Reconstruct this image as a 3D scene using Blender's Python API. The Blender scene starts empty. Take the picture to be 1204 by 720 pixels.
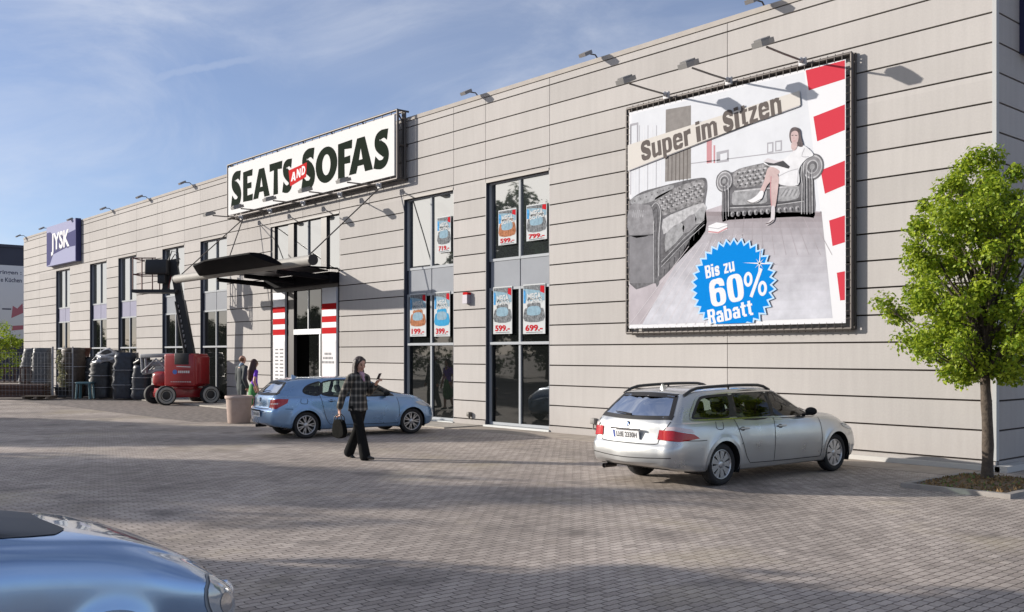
import bpy, bmesh, math, random
import numpy as np
from mathutils import Vector, Matrix, noise
from mathutils.bvhtree import BVHTree
from mathutils.geometry import delaunay_2d_cdt
R = math.radians
SC = bpy.context.scene
COL = SC.collection
# ------------------------------------------------------------------ camera, world, sun, exposure
CAMPOS = Vector((6.949, -16.806, 1.97))
cam = bpy.data.objects.new('camera', bpy.data.cameras.new('camera'))
COL.objects.link(cam)
cam.location = CAMPOS
cam.rotation_euler = (R(90), 0, R(48.79))
cam.data.sensor_width = 36.0
cam.data.lens = 36.0 * 1150 / 1204
cam.data.shift_y = 55.5 / 1204
cam.data.clip_start = 0.1
cam.data.clip_end = 3000
SC.camera = cam
SUN_AZ = math.atan2(-0.787, -0.617)      # clockwise from +Y
SUN_EL = R(16.5)
w = bpy.data.worlds.new('World'); SC.world = w; w.use_nodes = True
nt = w.node_tree; N = nt.nodes; L = nt.links
bg = N['Background']; bg.inputs['Strength'].default_value = 0.094
sky = N.new('ShaderNodeTexSky'); sky.sky_type = 'NISHITA'; sky.sun_disc = False
sky.sun_elevation = SUN_EL; sky.sun_rotation = SUN_AZ
sky.air_density = 0.8; sky.dust_density = 0.3; sky.ozone_density = 2.6
tc = N.new('ShaderNodeTexCoord')
def wmap(rot, scl):
    m = N.new('ShaderNodeMapping'); m.inputs['Rotation'].default_value = rot; m.inputs['Scale'].default_value = scl
    L.new(tc.outputs['Generated'], m.inputs['Vector']); return m
def wnoise(m, s, d, r, dist=0.0):
    n = N.new('ShaderNodeTexNoise'); n.inputs['Scale'].default_value = s; n.inputs['Detail'].default_value = d
    n.inputs['Roughness'].default_value = r; n.inputs['Distortion'].default_value = dist
    L.new(m.outputs['Vector'], n.inputs['Vector']); return n
def wramp(src, a, b, va, vb):
    r = N.new('ShaderNodeMapRange'); r.interpolation_type = 'SMOOTHSTEP'
    for k, v in ((1, a), (2, b), (3, va), (4, vb)): r.inputs[k].default_value = v
    L.new(src, r.inputs[0]); return r
n1 = wnoise(wmap((R(8), R(-14), R(38)), (1.0, 3.2, 5.5)), 1.5, 9, 0.62, 0.9)
n2 = wnoise(wmap((R(-10), R(12), R(60)), (1.2, 1.2, 3.0)), 1.1, 4, 0.5, 0.3)
c1 = wramp(n1.outputs[0], 0.36, 0.74, 0.30, 0.80)
c2 = wramp(n2.outputs[0], 0.35, 0.68, 0.30, 1.0)
mul = N.new('ShaderNodeMath'); mul.operation = 'MULTIPLY'
L.new(c1.outputs[0], mul.inputs[0]); L.new(c2.outputs[0], mul.inputs[1])
# one old vapour trail: a great circle through the sky, broken up by noise
tr_n = Vector((math.cos(R(48.79)), math.sin(R(48.79)), 0))
def ray(px, py):
    rt = Vector((0.6588, 0.7523, 0)); f = Vector((-0.7523, 0.6588, 0))
    return (rt * ((px - 602) / 1150) + f + Vector((0, 0, (415.5 - py) / 1150))).normalized()
nrm = ray(60, 122).cross(ray(560, 8)).normalized()
dp = N.new('ShaderNodeVectorMath'); dp.operation = 'DOT_PRODUCT'; dp.inputs[1].default_value = nrm
nd = wnoise(wmap((0, 0, 0), (1, 1, 1)), 7, 6, 0.65)
L.new(tc.outputs['Generated'], dp.inputs[0])
ad = N.new('ShaderNodeMath'); ad.operation = 'MULTIPLY_ADD'; ad.inputs[1].default_value = 0.035; ad.inputs[2].default_value = -0.0175
L.new(nd.outputs[0], ad.inputs[0])
sm = N.new('ShaderNodeMath'); sm.operation = 'ADD'; L.new(dp.outputs['Value'], sm.inputs[0]); L.new(ad.outputs[0], sm.inputs[1])
ab = N.new('ShaderNodeMath'); ab.operation = 'ABSOLUTE'; L.new(sm.outputs[0], ab.inputs[0])
tr = wramp(ab.outputs[0], 0.001, 0.009, 0.27, 0.0)
mx0 = N.new('ShaderNodeMath'); mx0.operation = 'MAXIMUM'; L.new(mul.outputs[0], mx0.inputs[0]); L.new(tr.outputs[0], mx0.inputs[1])
mixc = N.new('ShaderNodeMix'); mixc.data_type = 'RGBA'; mixc.inputs[7].default_value = (6.3, 6.6, 7.3, 1)
L.new(mx0.outputs[0], mixc.inputs[0]); tint = N.new('ShaderNodeMix'); tint.data_type = 'RGBA'; tint.blend_type = 'MULTIPLY'; tint.inputs[0].default_value = 1; tint.inputs[7].default_value = (1.10, 1.04, 1.14, 1); L.new(sky.outputs[0], tint.inputs[6]); L.new(tint.outputs[2], mixc.inputs[6]); # bright aureole of thin cirrus round the sun
sd = N.new('ShaderNodeVectorMath'); sd.operation = 'DOT_PRODUCT'; sd.inputs[1].default_value = (math.sin(SUN_AZ)*math.cos(SUN_EL), math.cos(SUN_AZ)*math.cos(SUN_EL), math.sin(SUN_EL))
L.new(tc.outputs['Generated'], sd.inputs[0]); au = wramp(sd.outputs['Value'], 0.80, 1.0, 0.0, 0.85)
mixa = N.new('ShaderNodeMix'); mixa.data_type = 'RGBA'; mixa.inputs[7].default_value = (19.0, 18.2, 16.8, 1)
L.new(au.outputs[0], mixa.inputs[0]); L.new(mixc.outputs[2], mixa.inputs[6]); L.new(mixa.outputs[2], bg.inputs[0])
sl = bpy.data.lights.new('sun', 'SUN'); sl.energy = 5.0; sl.angle = R(0.53); sl.color = (1.0, 0.925, 0.83)
so = bpy.data.objects.new('sun', sl); COL.objects.link(so)
SUND = Vector((math.sin(SUN_AZ) * math.cos(SUN_EL), math.cos(SUN_AZ) * math.cos(SUN_EL), math.sin(SUN_EL)))
so.rotation_euler = SUND.to_track_quat('Z', 'Y').to_euler(); so.location = SUND * 60
SC.view_settings.view_transform = 'Standard'; SC.view_settings.look = 'None'
SC.view_settings.exposure = 0.42; SC.view_settings.gamma = 1.0; SC.view_settings.use_curve_mapping = False
SC.render.engine = 'CYCLES'
random.seed(7)
# ------------------------------------------------------------------ pixel of the photograph -> point on a real plane
def ground_at(px, py, z=0.0):
    d = ray(px, py); t = (z - CAMPOS.z) / d.z; return CAMPOS + d * t
def wall_at(px, py, off=0.0):
    d = ray(px, py); t = (-off - CAMPOS.y) / d.y; return CAMPOS + d * t
# ------------------------------------------------------------------ materials
MATS = {}
def mat(name, col, rough=0.6, metal=0.0, var=0.0, scale=8.0, bump=0.0, spec=0.5, coat=0.0, emit=None, bscale=None, ior=1.5, trans=0.0, alpha=1.0):
    if name in MATS: return MATS[name]
    m = bpy.data.materials.new(name); m.use_nodes = True; MATS[name] = m
    t = m.node_tree; b = t.nodes['Principled BSDF']
    b.inputs['Base Color'].default_value = (*col, 1); b.inputs['Roughness'].default_value = rough
    b.inputs['Metallic'].default_value = metal; b.inputs['Specular IOR Level'].default_value = spec
    b.inputs['Coat Weight'].default_value = coat; b.inputs['Coat Roughness'].default_value = 0.04
    b.inputs['IOR'].default_value = ior; b.inputs['Transmission Weight'].default_value = trans
    if var > 0 or bump > 0:
        co = t.nodes.new('ShaderNodeTexCoord')
        n = t.nodes.new('ShaderNodeTexNoise'); n.inputs['Scale'].default_value = scale; n.inputs['Detail'].default_value = 6; n.inputs['Roughness'].default_value = 0.6
        t.links.new(co.outputs['Object'], n.inputs['Vector'])
        if var > 0:
            mr = t.nodes.new('ShaderNodeMapRange'); mr.inputs[1].default_value = 0.25; mr.inputs[2].default_value = 0.75
            mr.inputs[3].default_value = 1 - var; mr.inputs[4].default_value = 1 + var
            t.links.new(n.outputs[0], mr.inputs[0])
            mm = t.nodes.new('ShaderNodeMix'); mm.data_type = 'RGBA'; mm.blend_type = 'MULTIPLY'; mm.inputs[0].default_value = 1
            mm.inputs[6].default_value = (*col, 1); t.links.new(mr.outputs[0], mm.inputs[7]); t.links.new(mm.outputs[2], b.inputs['Base Color'])
        if bump > 0:
            n2 = n
            if bscale:
                n2 = t.nodes.new('ShaderNodeTexNoise'); n2.inputs['Scale'].default_value = bscale; n2.inputs['Detail'].default_value = 4
                t.links.new(co.outputs['Object'], n2.inputs['Vector'])
            bp = t.nodes.new('ShaderNodeBump'); bp.inputs['Strength'].default_value = bump; bp.inputs['Distance'].default_value = 0.02
            t.links.new(n2.outputs[0], bp.inputs['Height']); t.links.new(bp.outputs[0], b.inputs['Normal'])
    return m
def node(m, kind, **kw):
    n = m.node_tree.nodes.new(kind)
    for k, v in kw.items(): setattr(n, k, v)
    return n
# ------------------------------------------------------------------ mesh builder
class MB:
    def __init__(s): s.v = []; s.f = []; s.m = []; s.sm = []
    def add(s, vs, fs, mi=0, smooth=False):
        o = len(s.v); s.v += [tuple(p) for p in vs]
        for f in fs: s.f.append([i + o for i in f]); s.m.append(mi); s.sm.append(smooth)
        return s
    def box(s, a, b, mi=0, M=None):
        x0, y0, z0 = a; x1, y1, z1 = b
        vs = [(x0,y0,z0),(x1,y0,z0),(x1,y1,z0),(x0,y1,z0),(x0,y0,z1),(x1,y0,z1),(x1,y1,z1),(x0,y1,z1)]
        if M is not None: vs = [M @ Vector(p) for p in vs]
        return s.add(vs, [(0,3,2,1),(4,5,6,7),(0,1,5,4),(1,2,6,5),(2,3,7,6),(3,0,4,7)], mi)
    def cbox(s, c, d, mi=0, rz=0, bev=0.0, ry=0, rx=0):
        M = Matrix.Translation(c) @ Matrix.Rotation(rz, 4, 'Z') @ Matrix.Rotation(ry, 4, 'Y') @ Matrix.Rotation(rx, 4, 'X')
        hx, hy, hz = d[0]/2, d[1]/2, d[2]/2
        if bev <= 0: return s.box((-hx,-hy,-hz),(hx,hy,hz),mi,M)
        bm = bmesh.new(); bmesh.ops.create_cube(bm, size=1)
        for v in bm.verts: v.co = Vector((v.co.x*d[0], v.co.y*d[1], v.co.z*d[2]))
        bmesh.ops.bevel(bm, geom=bm.edges[:], offset=bev, segments=3, affect='EDGES', profile=0.5)
        bm.verts.index_update(); vs = [M @ v.co for v in bm.verts]; fs = [[v.index for v in f.verts] for f in bm.faces]; bm.free()
        return s.add(vs, fs, mi, True)
    def tube(s, pts, r, n=8, mi=0, caps=True, smooth=True):
        pts = [Vector(p) for p in pts]; rs = r if isinstance(r, (list, tuple)) else [r]*len(pts)
        rings = []; up = None
        for i, p in enumerate(pts):
            d = (pts[min(i+1, len(pts)-1)] - pts[max(i-1, 0)]).normalized()
            if up is None:
                up = Vector((0,0,1)) if abs(d.z) < 0.9 else Vector((1,0,0))
            a = d.cross(up).normalized(); b = a.cross(d).normalized(); up = b
            rings.append([p + (a*math.cos(2*math.pi*k/n) + b*math.sin(2*math.pi*k/n))*rs[i] for k in range(n)])
        vs = [q for rg in rings for q in rg]; fs = []
        for i in range(len(pts)-1):
            for k in range(n): fs.append((i*n+k, i*n+(k+1)%n, (i+1)*n+(k+1)%n, (i+1)*n+k))
        s.add(vs, fs, mi, smooth)
        if caps:
            s.add(rings[0], [list(range(n))[::-1]], mi); s.add(rings[-1], [list(range(n))], mi)
        return s
    def lathe(s, prof, n=32, mi=0, M=None, smooth=True):   # prof (r, h), axis z
        vs = []
        for (r_, h) in prof:
            for k in range(n): vs.append(Vector((r_*math.cos(2*math.pi*k/n), r_*math.sin(2*math.pi*k/n), h)))
        if M is not None: vs = [M @ v for v in vs]
        fs = []
        for i in range(len(prof)-1):
            for k in range(n): fs.append((i*n+k, i*n+(k+1)%n, (i+1)*n+(k+1)%n, (i+1)*n+k))
        return s.add(vs, fs, mi, smooth)
    def ball(s, c, r, mi=0, n=12, sc=(1,1,1)):
        prof = [(max(1e-4, math.sin(math.pi*i/n)), -math.cos(math.pi*i/n)) for i in range(n+1)]
        M = Matrix.Translation(c) @ Matrix.Diagonal((r*sc[0], r*sc[1], r*sc[2], 1))
        return s.lathe(prof, n*2, mi, M)
    def prism(s, poly, h0, h1, M=None, mi=0, smooth=False):   # poly in xy, extruded in z
        n = len(poly); vs = [Vector((p[0],p[1],h0)) for p in poly] + [Vector((p[0],p[1],h1)) for p in poly]
        tri = delaunay_2d_cdt([Vector(p[:2]) for p in poly], [], [list(range(n))], 1, 1e-6)
        ok = len(tri[0]) == n
        if M is not None: vs = [M @ v for v in vs]
        if ok:
            caps = [list(f) for f in tri[2]]
            mp = {i: tri[3][i][0] for i in range(n)}
            caps = [[mp[i] for i in f] for f in caps]
        else: caps = [list(range(n))]
        fs = [f[::-1] for f in caps] + [[i+n for i in f] for f in caps] + [(i,(i+1)%n,(i+1)%n+n,i+n) for i in range(n)]
        return s.add(vs, fs, mi, smooth)
    def build(s, name, mats, parent=None, loc=None, edge=None):
        me = bpy.data.meshes.new(name); me.from_pydata(s.v, [], s.f)
        for m in (mats if isinstance(mats, (list, tuple)) else [mats]): me.materials.append(m)
        me.polygons.foreach_set('material_index', s.m); me.polygons.foreach_set('use_smooth', s.sm)
        me.update()
        o = bpy.data.objects.new(name, me); COL.objects.link(o)
        if parent: o.parent = parent
        if loc is not None: o.location = loc
        if edge: smooth_edge(o, edge)
        return o
def smooth_edge(o, deg=35):
    me = o.data; bm = bmesh.new(); bm.from_mesh(me)
    for f in bm.faces: f.smooth = True
    for e in bm.edges:
        if len(e.link_faces) == 2: e.smooth = e.calc_face_angle(0) < R(deg)
        else: e.smooth = True
    bm.to_mesh(me); bm.free()
def tag(o, label=None, cat=None, group=None, kind=None):
    if label: o['label'] = label
    if cat: o['category'] = cat
    if group: o['group'] = group
    if kind: o['kind'] = kind
    return o
def thing(name, label, cat, loc=(0,0,0), rz=0.0, group=None):
    o = bpy.data.objects.new(name, None); COL.objects.link(o); o.location = loc; o.rotation_euler = (0,0,rz)
    o.empty_display_size = 0.2
    return tag(o, label, cat, group)
def copy_tree(o, parent=None):
    c = o.copy(); COL.objects.link(c)
    if parent: c.parent = parent
    for ch in o.children: copy_tree(ch, c)
    return c
def text_mesh(txt, size=1.0, bold=0.0, sx=1.0, shear=0.0, space=1.0, align='CENTER'):
    cu = bpy.data.curves.new('t', 'FONT'); cu.body = txt; cu.size = size; cu.offset = bold; cu.shear = shear
    cu.space_character = space; cu.align_x = align; cu.align_y = 'CENTER'; cu.resolution_u = 3; cu.fill_mode = 'FRONT' if hasattr(cu,'fill_mode') else cu.fill_mode
    cu.dimensions = '2D'
    ob = bpy.data.objects.new('t', cu); COL.objects.link(ob)
    me = bpy.data.meshes.new_from_object(ob.evaluated_get(bpy.context.evaluated_depsgraph_get()))
    vs = [(v.co.x*sx, v.co.y, v.co.z) for v in me.vertices]; fs = [list(p.vertices) for p in me.polygons]
    bpy.data.objects.remove(ob); bpy.data.curves.remove(cu); bpy.data.meshes.remove(me)
    return vs, fs
def add_text(mb, txt, M, size, mi=0, **kw):
    vs, fs = text_mesh(txt, size, **kw)
    fit = None
    mb.add([M @ Vector(v) for v in vs], fs, mi)
def facade_M(x, z, off, rot=0.0):     # local xy -> facade plane (x along wall, y up), outward -Y
    return Matrix.Translation((x, -off, z)) @ Matrix.Rotation(R(90), 4, 'X') @ Matrix.Rotation(rot, 4, 'Z')
# ------------------------------------------------------------------ ground
def paving_material():
    m = bpy.data.materials.new('interlocking_pavers'); m.use_nodes = True
    t = m.node_tree; b = t.nodes['Principled BSDF']; Lk = t.links.new
    co = node(m, 'ShaderNodeTexCoord')
    sep = node(m, 'ShaderNodeSeparateXYZ'); Lk(co.outputs['Object'], sep.inputs[0])
    def math_(op, a, bb=None, c=None):
        n = node(m, 'ShaderNodeMath', operation=op)
        for i, v in enumerate((a, bb, c)):
            if v is None: continue
            if isinstance(v, (int, float)): n.inputs[i].default_value = v
            else: Lk(v, n.inputs[i])
        return n.outputs[0]
    X, Y = sep.outputs[0], sep.outputs[1]
    # zigzag edge of the block along its length
    tri = math_('PINGPONG', Y, 0.05)
    xz = math_('MULTIPLY_ADD', tri, 0.16, X)
    tri2 = math_('PINGPONG', X, 0.0475)
    yz = math_('MULTIPLY_ADD', tri2, 0.20, Y)
    cmb = node(m, 'ShaderNodeCombineXYZ'); Lk(yz, cmb.inputs[0]); Lk(xz, cmb.inputs[1])
    br = node(m, 'ShaderNodeTexBrick'); Lk(cmb.outputs[0], br.inputs['Vector'])
    br.offset = 0.5; br.inputs['Scale'].default_value = 1.0
    br.inputs['Brick Width'].default_value = 0.19; br.inputs['Row Height'].default_value = 0.095
    br.inputs['Mortar Size'].default_value = 0.0065; br.inputs['Mortar Smooth'].default_value = 0.6; br.inputs['Bias'].default_value = -0.1
    br.inputs['Color1'].default_value = (0.45,0.392,0.345,1); br.inputs['Color2'].default_value = (0.33,0.285,0.25,1); br.inputs['Mortar'].default_value = (0.07,0.057,0.048,1)
    def noise_(s, d=5, r=0.6):
        n = node(m, 'ShaderNodeTexNoise'); n.inputs['Scale'].default_value = s; n.inputs['Detail'].default_value = d; n.inputs['Roughness'].default_value = r
        Lk(co.outputs['Object'], n.inputs['Vector']); return n.outputs[0]
    def rng(src, a, bb, c, d):
        n = node(m, 'ShaderNodeMapRange')
        for k, v in ((1,a),(2,bb),(3,c),(4,d)): n.inputs[k].default_value = v
        Lk(src, n.inputs[0]); return n.outputs[0]
    def mul(a, fac, colr=None, mode='MULTIPLY'):
        n = node(m, 'ShaderNodeMix', data_type='RGBA', blend_type=mode)
        Lk(a, n.inputs[6])
        if colr is None: n.inputs[0].default_value = 1; Lk(fac, n.inputs[7])
        else: Lk(fac, n.inputs[0]); n.inputs[7].default_value = (*colr, 1)
        return n.outputs[2]
    c = br.outputs['Color']
    c = mul(c, rng(noise_(0.22, 6), 0.3, 0.7, 0.72, 1.22))
    c = mul(c, rng(noise_(3.5, 6), 0.3, 0.7, 0.86, 1.12))
    c = mul(c, rng(noise_(60, 3), 0.3, 0.7, 0.82, 1.16))
    c = mul(c, rng(noise_(0.42, 4), 0.55, 0.75, 0.0, 0.45), (0.38,0.32,0.20), 'MIX')     # sandy silt
    c = mul(c, rng(noise_(0.9, 5), 0.57, 0.70, 0.0, 0.6), (0.13,0.115,0.105), 'MIX')       # oil and tyre marks
    # tyre sweeps: soft arcs worn darker and lighter by turning cars
    wv = node(m, 'ShaderNodeTexWave', wave_type='RINGS', rings_direction='Z'); wv.inputs['Scale'].default_value = 0.11; wv.inputs['Distortion'].default_value = 3.5; wv.inputs['Detail'].default_value = 3; wv.inputs['Detail Scale'].default_value = .6
    mpw = node(m, 'ShaderNodeMapping'); mpw.inputs['Location'].default_value = (9, 14, 0); Lk(co.outputs['Object'], mpw.inputs[0]); Lk(mpw.outputs[0], wv.inputs['Vector'])
    c = mul(c, rng(wv.outputs['Fac'], 0.0, 1.0, 0.90, 1.10))
    vo = node(m, 'ShaderNodeTexVoronoi', feature='F1'); vo.inputs['Scale'].default_value = 0.55; vo.inputs['Randomness'].default_value = 1; Lk(co.outputs['Object'], vo.inputs['Vector'])
    spot = math_('ADD', vo.outputs['Distance'], math_('MULTIPLY', noise_(2.4, 5), 0.35))
    c = mul(c, rng(spot, 0.20, 0.42, 0.55, 0.0), (0.10,0.088,0.08), 'MIX')
    Lk(c, b.inputs['Base Color']); b.inputs['Roughness'].default_value = 0.82; b.inputs['Specular IOR Level'].default_value = 0.25
    h = math_('SUBTRACT', 1.0, br.outputs['Fac'])
    h2 = math_('MULTIPLY_ADD', noise_(25, 4), 0.35, h)
    bp = node(m, 'ShaderNodeBump'); bp.inputs['Strength'].default_value = 0.75; bp.inputs['Distance'].default_value = 0.010
    Lk(h2, bp.inputs['Height']); Lk(bp.outputs[0], b.inputs['Normal'])
    return m
PAVE = paving_material()
g = MB(); g.add([(-900,-900,0),(900,-900,0),(900,900,0),(-900,900,0)], [(0,1,2,3)])
tag(g.build('ground', PAVE), kind='structure')
slab_m = mat('concrete_slab', (0.33,0.285,0.24), 0.85, var=0.22, scale=2.2, bump=0.3, bscale=30)
g = MB(); x = -13.4
while x < -0.2:
    g.box((x+.006,-1.12,-.1),(min(x+1.0,-0.2)-.006,-0.055,.006)); x += 1.0
tag(g.build('pavement_strip', slab_m), kind='structure')
kerb_m = mat('kerb_stone', (0.27,0.25,0.23), 0.85, var=0.2, scale=6, bump=0.3)
cob_m = mat('rough_setts', (0.17,0.145,0.13), 0.85, var=0.75, scale=5.5, bump=0.9, bscale=9)
g = MB(); g.add([(-58,-5.9,.004),(-20.2,-5.2,.004),(-18.6,-3.6,.004),(-20.0,-1.6,.004),(-58,-1.6,.004)], [(0,1,2,3,4)])
tag(g.build('rough_paving', cob_m), kind='structure')
g = MB(); g.box((-58,-1.6,-.1),(-20.0,-0.03,.05)); g.box((-20.0,-1.3,-.1),(-13.45,-0.03,.03))
tag(g.build('entrance_pavement', mat('pale_flags', (0.36,0.33,0.29), 0.85, var=0.2, scale=3, bump=0.2)), kind='structure')
# ------------------------------------------------------------------ the store
ZT = 8.97
WIN = [(-13.32,-10.82),(-17.15,-14.72),(-31.65,-29.15),(-35.65,-33.25),(-41.1,-38.7),(-45.2,-42.7),(-50.85,-48.4)]
ENT = (-25.56,-20.8)
OPEN = sorted(WIN + [ENT]); ZW = 6.56; LEN = 57.2
store = thing('store_building', 'long low furniture store clad in pale grey concrete panels with tall window bays', 'building', (-28.6,0,0))
ORG = Vector((28.6,0,0))
def on_store(o): o.parent = store; o.location = Vector(o.location) + ORG; return o
def panel_material():
    m = mat('concrete_panel', (0.40,0.383,0.370), 0.85, spec=0.08)
    t = m.node_tree; b = t.nodes['Principled BSDF']; Lk = t.links.new
    co = node(m, 'ShaderNodeTexCoord')
    def ns(scale, vec_scale, d=5):
        mp = node(m, 'ShaderNodeMapping'); mp.inputs['Scale'].default_value = vec_scale; Lk(co.outputs['Object'], mp.inputs[0])
        n = node(m, 'ShaderNodeTexNoise'); n.inputs['Scale'].default_value = scale; n.inputs['Detail'].default_value = d; Lk(mp.outputs[0], n.inputs['Vector']); return n.outputs[0]
    def rng(s, a, bb, c, d):
        n = node(m, 'ShaderNodeMapRange'); 
        for k, v in ((1,a),(2,bb),(3,c),(4,d)): n.inputs[k].default_value = v
        Lk(s, n.inputs[0]); return n.outputs[0]
    cur = None
    rpi = node(m, 'ShaderNodeNewGeometry').outputs['Random Per Island']
    for f in (rng(rpi, 0, 1, 0.94, 1.05), rng(ns(0.5,(1,1,1)), .3,.7,.955,1.04), rng(ns(1.6,(5,5,.35)), .35,.7,1.015,.955), rng(ns(30,(1,1,1),3), .3,.7,.97,1.03)):
        n = node(m, 'ShaderNodeMix', data_type='RGBA', blend_type='MULTIPLY'); n.inputs[0].default_value = 1
        if cur is None: n.inputs[6].default_value = (0.40,0.383,0.370,1)
        else: Lk(cur, n.inputs[6])
        Lk(f, n.inputs[7]); cur = n.outputs[2]
    sp = node(m, 'ShaderNodeSeparateXYZ'); Lk(co.outputs['Object'], sp.inputs[0])
    # splash dirt: a ragged line of grime low on the wall
    dn = ns(3.0, (3,3,.8), 6)
    ad = node(m, 'ShaderNodeMath', operation='MULTIPLY_ADD'); Lk(dn, ad.inputs[0]); ad.inputs[1].default_value = -1.1; Lk(sp.outputs[2], ad.inputs[2])
    k = rng(ad.outputs[0], -0.45, 0.25, 0.30, 0.0)
    n = node(m, 'ShaderNodeMix', data_type='RGBA'); Lk(k, n.inputs[0]); Lk(cur, n.inputs[6]); n.inputs[7].default_value = (0.33,0.30,0.28,1); cur = n.outputs[2]
    Lk(cur, b.inputs['Base Color'])
    return m
PANEL = panel_material(); JOINT = mat('joint_sealant', (0.06,0.046,0.038), 0.9)
COP = mat('coping_metal', (0.36,0.335,0.31), 0.85, 0.0, var=0.1, scale=3, spec=.08)
levels = [0.0] + [0.17 + 0.5*k for k in range(18)] + [8.86]
HJ, VJ = 0.0155, 0.008
def free_spans(z0, z1, x0=-LEN, x1=0.0):
    sp = []; x = x0
    for a, b_ in OPEN:
        if z0 < ZW - .01 and z1 > 0.12:
            if a > x: sp.append((x, a))
            x = b_
    sp.append((x, x1)); return sp
vj = sorted(set([-53.9, -5.43, -27.35, -46.95, -36.2, -19.0] + [e for wv in WIN for e in wv] + [ENT[0], ENT[1], -23.2]))
front = MB(); back = MB()
for i in range(len(levels)-1):
    z0, z1 = levels[i], levels[i+1]
    cuts = [(z0, z1)] if not (z0 < ZW < z1) else [(z0, ZW), (ZW, z1)]
    for (a, b_) in cuts:
        for (xa, xb) in free_spans(a, b_):
            back.box((xa,.055,a),(min(xb,-.058),.30,b_))
            inner = [xa] + [v for v in (vj if b_ > ZW else (-53.9, -5.43)) if xa + .05 < v < xb - .05] + [xb]
            for p, q in zip(inner[:-1], inner[1:]):
                e0 = VJ if p != xa else 0; e1 = VJ if q != xb else 0
                lo = a + (HJ if a != ZW and i > 0 else 0); hi = b_ - (HJ if b_ != ZW else 0)
                yf = -0.02 if i == 0 else 0.0
                front.box((p+e0,yf,lo),(q-e1,.056,hi))
wl = on_store(front.build('front_wall', PANEL)); 
bj = on_store(back.build('joint_backing', JOINT)); 
# side wall (runs back from the right corner) and the far end wall
side = MB(); sb = MB()
for i in range(len(levels)-1):
    z0, z1 = levels[i], levels[i+1]
    for k in range(8):
        y0 = .10 + k*5.42
        side.box((-.056,y0+VJ,z0+(HJ if i else 0)),(0.0,y0+5.42-VJ,z1-HJ))
sb.box((-.30,.31,0),(-.055,43.4,8.86))
on_store(side.build('side_wall', PANEL)); on_store(sb.build('side_backing', JOINT))
g = MB(); g.box((-LEN,.302,0),(-LEN+.3,43,8.86)); g.box((-LEN+.31,42.7,0),(-.31,43,8.86)); on_store(g.build('end_wall', PANEL))
g = MB(); g.box((-LEN+.31,.31,8.5),(-.31,42.6,8.6)); on_store(g.build('roof', mat('roof_felt', (0.10,0.10,0.10), 0.9)))
g = MB(); g.box((-LEN-.02,-.015,8.862),(.02,.34,8.97)); g.box((-.34,.342,8.862),(.02,43.4,8.97)); on_store(g.build('coping', COP))
g = MB(); g.box((-.055,-.012,.172),(.012,.098,8.86)); on_store(g.build('corner_trim', mat('corner_metal', (0.40,0.41,0.41), 0.8, 0.0, spec=.1)))
g = MB(); g.box((-4.3,-.10,0),(.10,-.022,.09)); g.box((.022,-.10,.0),(.22,.9,.10)); on_store(g.build('base_flashing', mat('pale_flashing', (0.50,0.49,0.47), 0.85, spec=.1)))
# windows
FR = mat('window_frame_grey', (0.36,0.38,0.40), 0.85, 0.0, spec=.1); JAMB = mat('dark_blue_jamb', (0.035,0.042,0.065), 0.45)
BROWN = mat('dark_brown_lintel', (0.045,0.03,0.025), 0.5)
def glass_material(name, base, ior, wav):
    m = mat(name, base, 0.02, spec=0.5, ior=ior)
    t = m.node_tree; b = t.nodes['Principled BSDF']
    co = node(m, 'ShaderNodeTexCoord'); n = node(m, 'ShaderNodeTexNoise'); n.inputs['Scale'].default_value = 0.9; n.inputs['Detail'].default_value = 1
    t.links.new(co.outputs['Object'], n.inputs['Vector'])
    bp = node(m, 'ShaderNodeBump'); bp.inputs['Strength'].default_value = wav; bp.inputs['Distance'].default_value = 0.02
    t.links.new(n.outputs[0], bp.inputs['Height']); t.links.new(bp.outputs[0], b.inputs['Normal'])
    return m
GLU = glass_material('sun_control_glass', (0.03,0.034,0.036), 3.6, 0.12)
GLL = glass_material('shop_window_glass', (0.007,0.008,0.008), 1.58, 0.10)
SPG = mat('spandrel_grey', (0.265,0.28,0.305), 0.85, spec=0.08, var=0.05, scale=2); SPL = mat('spandrel_lavender', (0.27,0.27,0.35), 0.85, spec=.08, var=0.08, scale=2)
YG = 0.17
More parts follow.
